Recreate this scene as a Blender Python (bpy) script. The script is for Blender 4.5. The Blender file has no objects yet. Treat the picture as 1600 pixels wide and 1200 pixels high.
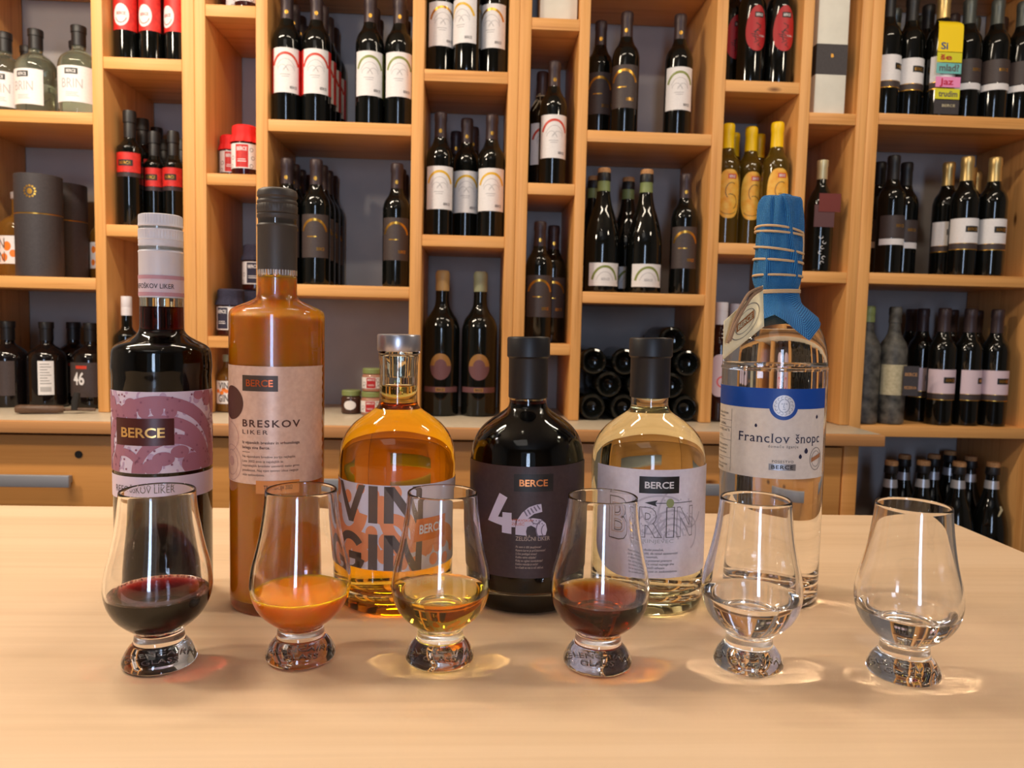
import bpy, bmesh, math, random
from mathutils import Vector, Matrix
SC = bpy.context.scene
COL = SC.collection
random.seed(7)
PI = math.pi

# ------------------------------------------------------------------ camera, world, lights, exposure
TZ = 0.90                                   # bar table top
CAM = Vector((0, 0, TZ + 0.23))
def cam_axes(yaw, pitch, roll):
    cy, sy, cp, sp, cr, sr = math.cos(yaw), math.sin(yaw), math.cos(pitch), math.sin(pitch), math.cos(roll), math.sin(roll)
    fw = Vector((sy*cp, cy*cp, -sp)); rt = Vector((cy, -sy, 0)); dn = fw.cross(rt)
    return rt*cr + dn*sr, dn*cr - rt*sr, fw
AX, AY, AF = cam_axes(.0502198, .0784449, -.0236246)
cd = bpy.data.cameras.new('camera'); cam = bpy.data.objects.new('camera', cd); COL.objects.link(cam)
cam.matrix_world = Matrix(((AX.x, -AY.x, -AF.x, CAM.x), (AX.y, -AY.y, -AF.y, CAM.y), (AX.z, -AY.z, -AF.z, CAM.z), (0, 0, 0, 1)))
cd.sensor_width = 36; cd.sensor_fit = 'HORIZONTAL'; cd.lens = 1197.14/1600*36
cd.clip_start = .02; cd.clip_end = 50
cd.dof.use_dof = True; cd.dof.focus_distance = .585; cd.dof.aperture_fstop = 15.0
SC.camera = cam

w = bpy.data.worlds.new('world'); SC.world = w; w.use_nodes = True
w.node_tree.nodes['Background'].inputs[0].default_value = (.75, .85, 1, 1)
w.node_tree.nodes['Background'].inputs[1].default_value = .25

def area(name, loc, sx, sy, power, col, rot=(0, 0, 0), spread=PI):
    l = bpy.data.lights.new(name, 'AREA'); l.shape = 'RECTANGLE'; l.size = sx; l.size_y = sy
    l.energy = power; l.color = col; l.spread = spread
    o = bpy.data.objects.new(name, l); COL.objects.link(o); o.location = loc; o.rotation_euler = rot
    return o
def bulb(name, loc, rad, power, col):
    l = bpy.data.lights.new(name, 'POINT'); l.energy = power; l.color = col; l.shadow_soft_size = rad
    o = bpy.data.objects.new(name, l); COL.objects.link(o); o.location = loc
    return o
WARM = (1.0, .85, .66)
area('strip_lamp', (-1.02, 1.18, 2.32), .80, .07, 19, WARM)
area('strip_lamp', (.98, 1.18, 2.32), .70, .07, 5, WARM)
area('strip_lamp', (-.05, 1.18, 2.32), .50, .05, 4, WARM)
LAMPS = [bulb('lamp_bulb', (-1.30, .64, 2.05), .075, 27, WARM), bulb('lamp_bulb', (1.25, .62, 2.05), .07, 11, WARM), bulb('lamp_bulb', (-.16, .42, 2.25), .028, 1.2, WARM)]
area('window_daylight', (-.1, -3.02, 1.35), .42, 1.8, 36, (.57, .73, 1.0), (PI/2, 0, 0))
area('ceiling_fill', (-.6, -1.0, 2.66), 1.0, 1.0, 3, (1, .92, .82))  # weak overhead fill added behind the camera, stands for no known fitting

SC.view_settings.view_transform = 'Standard'; SC.view_settings.look = 'None'
SC.view_settings.exposure = 0.22; SC.view_settings.gamma = 1.0; SC.view_settings.use_curve_mapping = False
cy = SC.cycles
cy.use_denoising = True
cy.max_bounces = 16; cy.transmission_bounces = 16; cy.glossy_bounces = 6; cy.diffuse_bounces = 4; cy.transparent_max_bounces = 12
cy.caustics_refractive = True; cy.caustics_reflective = False; cy.blur_glossy = 0.0; cy.sample_clamp_indirect = 80
cy.use_guiding = True; cy.use_surface_guiding = True; cy.guiding_training_samples = 64

# ------------------------------------------------------------------ colour and materials
def lin(c):
    c /= 255
    return c/12.92 if c <= .04045 else ((c+.055)/1.055)**2.4
def C(r, g, b): return (lin(r), lin(g), lin(b), 1)
def mat(name, col, rough=.5, metal=0, **kw):
    m = bpy.data.materials.new(name); m.use_nodes = True
    p = m.node_tree.nodes['Principled BSDF']
    p.inputs['Base Color'].default_value = col; p.inputs['Roughness'].default_value = rough; p.inputs['Metallic'].default_value = metal
    for k, v in kw.items(): p.inputs[k.replace('_', ' ')].default_value = v
    return m
def N(m, t, **kw):
    n = m.node_tree.nodes.new(t)
    for k, v in kw.items(): setattr(n, k, v)
    return n
def L(m, a, b): m.node_tree.links.new(a, b)
def P(m): return m.node_tree.nodes['Principled BSDF']
def ramp(m, fac, stops):
    r = N(m, 'ShaderNodeValToRGB'); e = r.color_ramp.elements
    e[0].position, e[0].color = stops[0]; e[1].position, e[1].color = stops[-1]
    for p_, c_ in stops[1:-1]:
        x = e.new(p_); x.color = c_
    L(m, fac, r.inputs[0]); return r.outputs[0]
def noisy(m, c1, c2, scale=200, bump=.0, detail=3):
    """fine irregular tone between two colours, optional bump"""
    tc = N(m, 'ShaderNodeTexCoord'); n = N(m, 'ShaderNodeTexNoise'); n.inputs['Scale'].default_value = scale; n.inputs['Detail'].default_value = detail
    L(m, tc.outputs['Object'], n.inputs['Vector'])
    L(m, ramp(m, n.outputs['Fac'], [(.3, c1), (.7, c2)]), P(m).inputs['Base Color'])
    if bump:
        b = N(m, 'ShaderNodeBump'); b.inputs['Strength'].default_value = bump; b.inputs['Distance'].default_value = .001
        L(m, n.outputs['Fac'], b.inputs['Height']); L(m, b.outputs[0], P(m).inputs['Normal'])
    return m
def wood(name, stops, axis, rough=.45, along=1.2, across=34., fine=1.0, knots=True, kcol=C(95, 50, 22), spec=.35):
    m = mat(name, stops[0][1], rough); P(m).inputs['Specular IOR Level'].default_value = spec
    tc = N(m, 'ShaderNodeTexCoord'); mp = N(m, 'ShaderNodeMapping')
    s = [across, across, across]; s[axis] = along; mp.inputs['Scale'].default_value = s
    L(m, tc.outputs['Object'], mp.inputs['Vector'])
    n1 = N(m, 'ShaderNodeTexNoise'); n1.inputs['Scale'].default_value = 1.0; n1.inputs['Detail'].default_value = 5; n1.inputs['Distortion'].default_value = .5
    L(m, mp.outputs[0], n1.inputs['Vector'])
    mp2 = N(m, 'ShaderNodeMapping'); s2 = [across*7]*3; s2[axis] = along*4; mp2.inputs['Scale'].default_value = s2
    L(m, tc.outputs['Object'], mp2.inputs['Vector'])
    n2 = N(m, 'ShaderNodeTexNoise'); n2.inputs['Scale'].default_value = 1.0; n2.inputs['Detail'].default_value = 2
    L(m, mp2.outputs[0], n2.inputs['Vector'])
    mx = N(m, 'ShaderNodeMix'); mx.data_type = 'FLOAT'; mx.inputs[0].default_value = .28*fine
    L(m, n1.outputs['Fac'], mx.inputs[2]); L(m, n2.outputs['Fac'], mx.inputs[3])
    col = ramp(m, mx.outputs[0], stops)
    if knots:
        mp3 = N(m, 'ShaderNodeMapping'); s3 = [9.]*3; s3[axis] = 3.2; mp3.inputs['Scale'].default_value = s3
        L(m, tc.outputs['Object'], mp3.inputs['Vector'])
        v = N(m, 'ShaderNodeTexVoronoi'); v.inputs['Scale'].default_value = 1.0; v.inputs['Randomness'].default_value = 1
        L(m, mp3.outputs[0], v.inputs['Vector'])
        k = ramp(m, v.outputs['Distance'], [(.02, (1, 1, 1, 1)), (.075, (0, 0, 0, 1))])
        mc = N(m, 'ShaderNodeMix'); mc.data_type = 'RGBA'; L(m, k, mc.inputs[0]); L(m, col, mc.inputs[6]); mc.inputs[7].default_value = kcol
        col = mc.outputs[2]
    L(m, col, P(m).inputs['Base Color'])
    b = N(m, 'ShaderNodeBump'); b.inputs['Strength'].default_value = .12; b.inputs['Distance'].default_value = .0006
    L(m, n2.outputs['Fac'], b.inputs['Height']); L(m, b.outputs[0], P(m).inputs['Normal'])
    return m
PINE = [(.3, C(192, 128, 66)), (.45, C(226, 163, 94)), (.56, C(234, 173, 104)), (.72, C(202, 138, 74))]
M = {}
M['pine_z'] = wood('pine_upright', PINE, 2)
M['pine_x'] = wood('pine_shelf', PINE, 0)
M['drawer'] = wood('drawer_wood', [(.25, C(206, 138, 70)), (.5, C(222, 156, 86)), (.8, C(210, 144, 76))], 0, rough=.4)
M['edge'] = wood('worktop_edge_wood', [(.25, C(190, 130, 78)), (.5, C(206, 148, 94)), (.8, C(192, 134, 82))], 0, rough=.45, knots=False)
M['table'] = wood('pale_maple_table', [(.22, C(216, 183, 148)), (.45, C(234, 202, 167)), (.58, C(241, 210, 176)), (.8, C(222, 189, 154))], 0, rough=.38, along=.9, across=26., fine=.8, knots=False, spec=.3)
M['worktop'] = noisy(mat('worktop_laminate', C(200, 186, 164), .35), C(196, 182, 160), C(206, 192, 170), 60)
M['wall'] = noisy(mat('grey_wall_paint', C(168, 164, 164), .8), C(164, 160, 160), C(174, 169, 168), 9)
M['plaster'] = noisy(mat('beige_plaster', C(168, 160, 150), .9), C(162, 154, 144), C(174, 166, 156), 8)
M['floor'] = noisy(mat('brown_floor', C(86, 66, 48), .6), C(78, 58, 42), C(96, 74, 54), 5)
M['handle'] = mat('brushed_steel', C(158, 158, 164), .5, .35)
M['gap'] = mat('dark_recess', C(28, 24, 22), .8)

M['wine'] = mat('dark_wine_glass', (.0035, .0038, .0032, 1), .05, Coat_Weight=0.0)
M['winebrown'] = mat('dark_brown_glass', (.009, .004, .0018, 1), .05)
M['olive'] = mat('olive_amber_glass', (.075, .042, .005, 1), .06)
M['caps_brown'] = mat('brown_foil', C(62, 48, 50), .42, .3)
M['caps_black'] = mat('black_foil', C(30, 28, 30), .45, .1)
M['caps_grey'] = mat('grey_green_foil', C(84, 88, 84), .4, .4)
M['caps_gold'] = mat('gold_foil', C(205, 175, 115), .36, .75)
M['caps_pale'] = mat('pale_gold_foil', C(214, 200, 158), .4, .5)
M['caps_yellow'] = mat('yellow_foil', C(250, 205, 10), .4)
M['caps_white'] = mat('white_foil', C(228, 222, 226), .4)
M['caps_tan'] = mat('tan_wax', C(190, 152, 96), .5)
M['caps_greygreen'] = mat('pale_green_wax', C(150, 152, 120), .5)
M['white'] = noisy(mat('white_label_paper', C(230, 226, 226), .6), C(226, 222, 222), C(236, 232, 232), 300)
M['brown'] = noisy(mat('brown_label_paper', C(64, 52, 50), .55), C(60, 48, 46), C(70, 57, 54), 300)
M['pink'] = mat('pink_label_paper', C(224, 200, 208), .6)
M['red'] = noisy(mat('red_label_paper', C(200, 34, 30), .5), C(186, 24, 24), C(214, 44, 36), 90)
M['red2'] = mat('deep_red_print', C(176, 28, 34), .5)
M['redarc'] = mat('red_print', C(205, 62, 40), .45)
M['greenarc'] = mat('olive_green_print', C(130, 140, 62), .4)
M['yellowarc'] = mat('yellow_print', C(226, 178, 30), .4)
M['goldarc'] = mat('gold_print', C(214, 160, 66), .28, .9)
M['ochre'] = mat('ochre_print', C(150, 106, 54), .4)
M['grey'] = mat('grey_print', C(176, 172, 174), .6)
M['dgrey'] = mat('dark_grey_print', C(92, 84, 84), .6)
M['ink'] = mat('black_print', C(26, 24, 24), .55)
M['cork'] = noisy(mat('cork', C(186, 134, 86), .8), C(164, 112, 66), C(204, 154, 104), 300)
M['greenband'] = mat('green_foil', C(128, 140, 86), .45)
M['silver'] = mat('silver_foil', C(190, 188, 192), .35, .6)
M['plum'] = mat('plum_print', C(104, 66, 70), .5)
M['cream'] = noisy(mat('cream_label_paper', C(196, 184, 150), .7), C(180, 168, 134), C(206, 194, 160), 120)
M['dust'] = noisy(mat('dusty_bottle_glass', C(60, 60, 60), .55), C(16, 17, 18), C(112, 108, 100), 40, detail=6)
M['orange'] = mat('orange_print', C(238, 128, 40), .5)
M['yorange'] = noisy(mat('yellow_orange_label', C(238, 168, 40), .5), C(236, 152, 24), C(244, 196, 84), 60)
M['raffia'] = mat('raffia', C(190, 176, 140), .8)
M['canister'] = noisy(mat('charcoal_card', C(58, 52, 54), .6), C(54, 48, 50), C(62, 56, 58), 200)
M['box'] = noisy(mat('white_gift_box', C(226, 222, 208), .7), C(220, 216, 202), C(232, 228, 214), 20)
M['navy'] = noisy(mat('navy_fabric', C(44, 42, 62), .9), C(38, 36, 54), C(54, 52, 74), 400)
M['redcloth'] = mat('red_fabric', C(224, 24, 22), .7)
M['jam'] = mat('dark_jam', C(50, 12, 14), .1)
M['rosewine'] = mat('red_wine_glass', C(40, 8, 8), .06)
M['toolwood'] = noisy(mat('brown_tool_wood', C(92, 66, 48), .5), C(80, 56, 40), C(104, 76, 56), 60)
M['clearbg'] = mat('greenish_clear_glass', (.52, .56, .44, 1), .03, IOR=1.42, Transmission_Weight=.9)
M['amberbg'] = mat('amber_spirit_glass', (.28, .12, .02, 1), .05, IOR=1.42, Transmission_Weight=.5)
M['darkbg'] = mat('very_dark_spirit_glass', (.006, .004, .004, 1), .05)

# ------------------------------------------------------------------ mesh helpers
class MB:
    """collects geometry of one part and links it as one mesh object"""
    def __init__(s): s.v = []; s.f = []; s.mi = []; s.uv = {}
    def add(s, vs, fs, mi=0):
        b = len(s.v); s.v += [tuple(p) for p in vs]; s.f += [tuple(i+b for i in f) for f in fs]; s.mi += [mi]*len(fs); return s
    def box(s, x0, x1, y0, y1, z0, z1, mi=0, bev=0):
        if bev:
            bm = bmesh.new(); bmesh.ops.create_cube(bm, size=1)
            for v in bm.verts: v.co = Vector(((x0+x1)/2+v.co.x*(x1-x0), (y0+y1)/2+v.co.y*(y1-y0), (z0+z1)/2+v.co.z*(z1-z0)))
            bmesh.ops.bevel(bm, geom=bm.edges[:], offset=bev, segments=2, affect='EDGES', profile=.5)
            bm.verts.index_update(); s.add([v.co for v in bm.verts], [[v.index for v in f.verts] for f in bm.faces], mi); bm.free(); return s
        v = [(x, y, z) for x in (x0, x1) for y in (y0, y1) for z in (z0, z1)]
        return s.add(v, [(0, 1, 3, 2), (4, 6, 7, 5), (0, 4, 5, 1), (2, 3, 7, 6), (0, 2, 6, 4), (1, 5, 7, 3)], mi)
    def lathe(s, prof, n=40, mi=0, cx=0, cy=0, rf=None, close=False):
        """prof: (r, z) from one end to the other; faces outward when it runs bottom centre -> outside -> top"""
        rings = []; vs = []
        for r, z in prof:
            if r < 1e-6: rings.append([len(vs)]); vs.append((cx, cy, z))
            else:
                rings.append(list(range(len(vs), len(vs)+n)))
                for k in range(n):
                    a = 2*PI*k/n; rr = r + (rf(a, z, k) if rf else 0)
                    vs.append((cx+rr*math.sin(a), cy-rr*math.cos(a), z))
        fs = []
        if close: rings.append(rings[0])
        for a, b in zip(rings, rings[1:]):
            for k in range(n):
                k2 = (k+1) % n
                if len(a) == 1 and len(b) == 1: continue
                if len(a) == 1: fs.append((a[0], b[k2], b[k]))
                elif len(b) == 1: fs.append((a[k], a[k2], b[0]))
                else: fs.append((a[k], a[k2], b[k2], b[k]))
        return s.add(vs, fs, mi)
    def tube(s, pts, rad, n=8, mi=0, closed=False):
        pts = [Vector(p) for p in pts]; m = len(pts); vs = []; prev = None
        R_ = rad if hasattr(rad, '__len__') else [rad]*m
        for i, p in enumerate(pts):
            t = (pts[(i+1) % m] - pts[i-1]) if closed else (pts[min(i+1, m-1)] - pts[max(i-1, 0)])
            t.normalize()
            a = prev if prev else (Vector((0, 0, 1)) if abs(t.z) < .9 else Vector((1, 0, 0)))
            u = t.cross(a).cross(t); u.normalize(); prev = u; w_ = t.cross(u)
            for k in range(n):
                q = 2*PI*k/n; vs.append(p + (u*math.cos(q) + w_*math.sin(q))*R_[i])
        fs = []
        for i in range(m if closed else m-1):
            j = (i+1) % m
            for k in range(n):
                k2 = (k+1) % n; fs.append((i*n+k, i*n+k2, j*n+k2, j*n+k))
        if not closed: fs += [tuple(reversed(range(n))), tuple(range((m-1)*n, m*n))]
        return s.add(vs, fs, mi)
    def mesh(s, name, mats, smooth=True, angle=35):
        me = bpy.data.meshes.new(name); me.from_pydata(s.v, [], s.f); me.validate(); me.update()
        for m_ in (mats if isinstance(mats, (list, tuple)) else [mats]): me.materials.append(m_)
        if any(s.mi): me.polygons.foreach_set('material_index', s.mi)
        if smooth:
            me.shade_smooth(); me.set_sharp_from_angle(angle=math.radians(angle))
        return me
    def build(s, name, mats, parent=None, smooth=True, angle=35):
        return link(name, s.mesh(name, mats, smooth, angle), parent)
def link(name, data, parent=None):
    o = bpy.data.objects.new(name, data); COL.objects.link(o)
    if parent is not None: o.parent = parent
    return o
def tag(o, label=None, cat=None, group=None, kind=None):
    for k, v in (('label', label), ('category', cat), ('group', group), ('kind', kind)):
        if v: o[k] = v
    return o
def thing(name, label, cat, loc=(0, 0, 0), rz=0, group=None):
    o = link(name, None); o.location = loc; o.rotation_euler = (0, 0, rz)
    return tag(o, label, cat, group)
def spl(pts, k=5):
    """Catmull-Rom through 2-D points"""
    out = []
    for i in range(len(pts)-1):
        p0, p1, p2, p3 = pts[max(i-1, 0)], pts[i], pts[i+1], pts[min(i+2, len(pts)-1)]
        for j in range(k):
            t = j/k
            out.append(tuple(.5*((2*b)+(-a+c)*t+(2*a-5*b+4*c-d)*t*t+(-a+3*b-3*c+d)*t**3) for a, b, c, d in zip(p0, p1, p2, p3)))
    out.append(tuple(pts[-1])); return out
def mm(pts): return [(a/1000, b/1000) for a, b in pts]

# prints: flat outlines in label millimetres (u along the surface, v up), wrapped on a cylinder of radius r (mm)
def wrap(name, polys, r, off, material, parent=None, step=3.0, raw=None, prof=None):
    bm = bmesh.new()
    for poly in polys or ():
        try: bm.faces.new([bm.verts.new((u, v, 0)) for u, v in poly])
        except ValueError: pass
    for vs, fs in raw or ():
        q = [bm.verts.new((u, v, 0)) for u, v in vs]
        for f in fs:
            try: bm.faces.new([q[i] for i in f])
            except ValueError: pass
    if not bm.verts: bm.free(); return None
    us = [v.co.x for v in bm.verts]; u = math.floor(min(us)/step)*step + step
    while u < max(us):
        bmesh.ops.bisect_plane(bm, geom=bm.verts[:]+bm.edges[:]+bm.faces[:], plane_co=(u, 0, 0), plane_no=(1, 0, 0), dist=1e-4); u += step
    bm.normal_update()
    for f in bm.faces:
        if f.normal.z < 0: f.normal_flip()
    for v in bm.verts:
        rr = (r if prof is None else prof(v.co.y))
        t = v.co.x/rr; q = (rr + off)/1000
        v.co = Vector((q*math.sin(t), -q*math.cos(t), v.co.y/1000))
    me = bpy.data.meshes.new(name); bm.to_mesh(me); bm.free(); me.materials.append(material); me.shade_smooth()
    return link(name, me, parent) if parent is not None else me
def rect(u0, u1, v0, v1): return [(u0, v0), (u1, v0), (u1, v1), (u0, v1)]
def disc(cu, cv, ru, rv=None, n=28, a0=0): return [(cu+ru*math.cos(a0+2*PI*k/n), cv+(rv or ru)*math.sin(a0+2*PI*k/n)) for k in range(n)]
def ring(cu, cv, ru, rv, wd, a0=0, a1=360, n=40):
    """band of width wd as quads, angles in degrees"""
    o = []
    for k in range(n):
        a, b = math.radians(a0+(a1-a0)*k/n), math.radians(a0+(a1-a0)*(k+1)/n)
        o.append([(cu+ru*math.cos(a), cv+rv*math.sin(a)), (cu+ru*math.cos(b), cv+rv*math.sin(b)),
                  (cu+(ru-wd)*math.cos(b), cv+(rv-wd)*math.sin(b)), (cu+(ru-wd)*math.cos(a), cv+(rv-wd)*math.sin(a))])
    return o
def line(a, b, wd):
    d = Vector((b[0]-a[0], b[1]-a[1])); d.normalize(); n = Vector((-d.y, d.x))*wd/2
    return [(a[0]-n.x, a[1]-n.y), (b[0]-n.x, b[1]-n.y), (b[0]+n.x, b[1]+n.y), (a[0]+n.x, a[1]+n.y)]
def clip(polys, u0, u1, v0, v1):
    """Sutherland-Hodgman against a rectangle"""
    out = []
    for p in polys:
        for ax, lim, sg in ((0, u0, 1), (0, u1, -1), (1, v0, 1), (1, v1, -1)):
            q = []
            for i in range(len(p)):
                a, b = p[i-1], p[i]; da, db = sg*(a[ax]-lim), sg*(b[ax]-lim)
                if (da < 0) != (db < 0):
                    t = da/(da-db); q.append((a[0]+(b[0]-a[0])*t, a[1]+(b[1]-a[1])*t))
                if db >= 0: q.append(b)
            p = q
            if len(p) < 3: break
        if len(p) >= 3: out.append(p)
    return out
_caph = {}
def glyphs(s, spacing=1.0, bold=0., shear=0., outline=0.):
    """text as (verts, faces) in font units, capital height 1"""
    def raw(t):
        cu = bpy.data.curves.new('t', 'FONT'); cu.body = t; cu.size = 1; cu.space_character = spacing; cu.offset = bold; cu.shear = shear
        cu.resolution_u = 3
        if outline: cu.fill_mode = 'NONE'; cu.bevel_depth = outline; cu.bevel_resolution = 0
        o = bpy.data.objects.new('t', cu); me = o.to_mesh()
        r = ([(v.co.x, v.co.y) for v in me.vertices], [tuple(p.vertices) for p in me.polygons])
        o.to_mesh_clear(); bpy.data.objects.remove(o); bpy.data.curves.remove(cu); return r
    if 'H' not in _caph:
        v, _ = raw('H') if not (bold or outline) else ([(0, .73)], None); _caph['H'] = max(p[1] for p in v)
    v, f = raw(s); h = _caph['H']
    return [(x/h, y/h) for x, y in v], f
def text(s, u0, u1, v0, cap, **kw):
    """text fitted to the width u0..u1, baseline v0, capital height cap (mm)"""
    v, f = glyphs(s, **kw)
    if not v: return ([], [])
    a, b = min(p[0] for p in v), max(p[0] for p in v); k = (u1-u0)/(b-a)
    return ([(u0+(x-a)*k, v0+y*cap) for x, y in v], f)
def serifs(t, lw, sw, ht=.35):
    """slab serifs on the flat stem ends of a fitted text"""
    vs, fs = t; cnt = {}
    for f in fs:
        for i in range(len(f)):
            e = tuple(sorted((f[i-1], f[i]))); cnt[e] = cnt.get(e, 0)+1
    out = []
    for (a, b), c in cnt.items():
        p, q = vs[a], vs[b]; ln = abs(p[0]-q[0])
        if c == 1 and abs(p[1]-q[1]) < .02 and lw[0] < ln < lw[1]:
            m_ = (p[0]+q[0])/2; h2 = ln/2+sw; y = p[1]
            inside = min((abs(vs[i][1]-y), vs[i][1]-y) for f in fs if a in f and b in f for i in f if i not in (a, b))[1]
            y0, y1 = (y, y+ht) if inside > 0 else (y-ht, y)
            out.append(rect(m_-h2, m_+h2, y0, y1))
    return out
def at(px, py, Y):
    """world point on the plane y = Y seen at that spot of the photograph"""
    d = AX*((px-800)/1197.14) + AY*((py-600)/1197.14) + AF
    return CAM + d*(Y/d.y)
glyphs('H')
# ------------------------------------------------------------------ room shell
def structure(name, m, *boxes):
    b = MB()
    for q in boxes: b.box(*q)
    return tag(b.build(name, m, smooth=False), kind='structure')
XL, XR, YF, YB, ZC = -2.9, 2.9, -2.8, 2.22, 2.70
structure('floor', M['floor'], (XL-.1, XR+.1, YF-.4, YB+.1, -.06, 0))
structure('ceiling', M['plaster'], (XL-.1, XR+.1, YF-.1, YB+.1, ZC, ZC+.06))
structure('wall_back', M['wall'], (XL-.1, XR+.1, YB, YB+.1, 0, ZC))
structure('wall_left', M['plaster'], (XL-.1, XL, YF, YB, 0, ZC))
structure('wall_right', M['plaster'], (XR, XR+.1, YF, YB, 0, ZC))
structure('wall_front', M['plaster'], (XL-.1, -1.0, YF-.1, YF, 0, ZC), (.8, XR+.1, YF-.1, YF, 0, ZC), (-1.0, .8, YF-.1, YF, 0, .35), (-1.0, .8, YF-.1, YF, 2.35, ZC))
structure('window_1', M['caps_white'], (-1.0, -.94, YF-.08, YF-.02, .35, 2.35), (.74, .8, YF-.08, YF-.02, .35, 2.35), (-.94, .74, YF-.08, YF-.02, .35, .41), (-.94, .74, YF-.08, YF-.02, 2.29, 2.35))

# ------------------------------------------------------------------ shelving: four pine units against the back wall
YS, TH = 1.925, .028
CZ = .888                                    # worktop behind the bar
def board(par, name, x0, x1, z0, z1, m, y0=YS, y1=YB-.004):
    return MB().box(x0, x1, y0, y1, z0, z1, bev=.0012).build(name, m, par, angle=60)
def shelf_unit(label, ups, bays, z0=CZ+.001, top=2.46):
    t = thing('shelf_unit', label, 'shelf', ((ups[0][0]+ups[-1][1])/2, (YS+YB)/2, z0), 0, None)
    mw = Matrix.Translation(t.location).inverted()
    def put(o): o.matrix_parent_inverse = mw
    for x0, x1 in ups: put(board(t, 'upright', x0, x1, z0, top, M['pine_z']))
    for (a, b), zs in zip(zip(ups, ups[1:]), bays):
        for z in zs: put(board(t, 'shelf_board', a[1]+.0003, b[0]-.0003, z-TH, z, M['pine_x'], YS+.001))
        put(board(t, 'shelf_board', a[1]+.0003, b[0]-.0003, top-TH, top, M['pine_x'], YS+.001))
    return t
shelf_unit('pine shelf unit at the far left holding clear bottles and charcoal canisters',
           [(-1.273, -1.245), (-.923, -.897), (-.713, -.6835)], [(1.217, 1.610, 2.003), (1.347, 1.742, 2.135)])
shelf_unit('pine shelf unit with red lidded jars and big twin magnums',
           [(-.6830, -.657), (-.538, -.510), (-.164, -.135), (.070, .0946)], [(1.082, 1.477, 1.873, 2.266), (1.215, 1.610, 2.003), (1.345, 1.743, 2.136)])
shelf_unit('pine shelf unit with sparkling bottles above bottles lying down',
           [(.0952, .124), (.242, .268), (.581, .609), (.798, .825), (.946, .9727)], [(1.082, 1.479, 1.875), (1.215, 1.612, 2.005), (1.346, 1.746, 2.139), (1.281, 1.675, 2.068)])
shelf_unit('tall pine shelf unit at right reaching below the worktop, packed with dark bottles',
           [(.9733, 1.003), (1.455, 1.483)], [(.06, .470, .888, 1.282, 1.680, 2.073)], z0=.001)

# worktop and drawer cabinets under the left three units
t = thing('worktop', 'long beige worktop with wooden front edge under the shelves', 'worktop', (-.6, 1.98, CZ-.026))
mw = Matrix.Translation(t.location).inverted()
for nm, q, m in (('top_slab', (-2.2, .9728, 1.764, 2.216, CZ-.026, CZ), M['worktop']), ('front_edge', (-2.2, .9728, 1.747, 1.7638, CZ-.027, CZ), M['edge'])):
    o = MB().box(*q, bev=.0015).build(nm, m, t, angle=60); o.matrix_parent_inverse = mw
SE = [-2.15, -1.49, -.70, .09, .888]
for i, (x0, x1) in enumerate(zip(SE, SE[1:])):
    lab = ['low drawer cabinet at the far left end of the worktop', 'low drawer cabinet with a steel bar handle left of the white-capped bottle', 'low drawer cabinet behind the orange liqueur bottle',
           'low drawer cabinet behind the black-capped round bottles'][i]
    t = thing('drawer_cabinet', lab, 'cabinet', ((x0+x1)/2, 1.99, .0), 0, None); mw = Matrix.Translation(t.location).inverted()
    for nm, q, m in (('carcass', (x0+.001, x1-.001, 1.802, 2.2, .002, CZ-.0265), M['gap']),):
        o = MB().box(*q).build(nm, m, t, smooth=False); o.matrix_parent_inverse = mw
    for za, zb in ((.60, .852), (.34, .594), (.08, .334)):
        d = MB().box(x0+.002, x1-.002, 1.778, 1.8, za, zb, bev=.0015).build('drawer_front', M['drawer'], t, angle=60); d.matrix_parent_inverse = mw
        xc = (x0+x1)/2; zc = za+.153; hw = .192
        h = MB().box(xc-hw, xc+hw, 1.742, 1.752, zc-.0135, zc+.0135, bev=.001).box(xc-hw+.01, xc-hw+.02, 1.75, 1.7775, zc-.008, zc+.008).box(xc+hw-.02, xc+hw-.01, 1.75, 1.7775, zc-.008, zc+.008).build('handle', M['handle'], d, angle=60)
        if i == 1 and za > .5:
            k = MB().lathe([(0, 0), (.0085, 0), (.0085, .0015), (0, .0015)], 16).build('lock', M['gap'], d)
            k.matrix_basis = Matrix.Translation(at(123, 710, 1.777)) @ Matrix.Rotation(PI/2, 4, 'X')
tag(MB().box(.8895, .9255, 1.776, 2.2, .002, CZ-.0272, bev=.0015).build('cabinet_end_panel', M['drawer'], angle=60), 'upright wooden end panel closing the drawer cabinets at right', 'panel')

# ------------------------------------------------------------------ bar table in front
TX0, TX1, TY0, TY1 = -1.30, .590, -.30, .928
t = thing('bar_table', 'pale maple bar table carrying the tasting glasses and bottles', 'table', ((TX0+TX1)/2, (TY0+TY1)/2, 0))
mw = Matrix.Translation(t.location).inverted()
o = MB().box(TX0, TX1, TY0, TY1, TZ-.04, TZ, bev=.0015).build('tabletop', M['table'], t, angle=60); o.matrix_parent_inverse = mw
for x in (TX0+.05, TX1-.11):
    for y in (TY0+.05, TY1-.11):
        o = MB().box(x, x+.06, y, y+.06, .001, TZ-.0402, bev=.002).build('leg', M['pine_z'], t, angle=60); o.matrix_parent_inverse = mw

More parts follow.
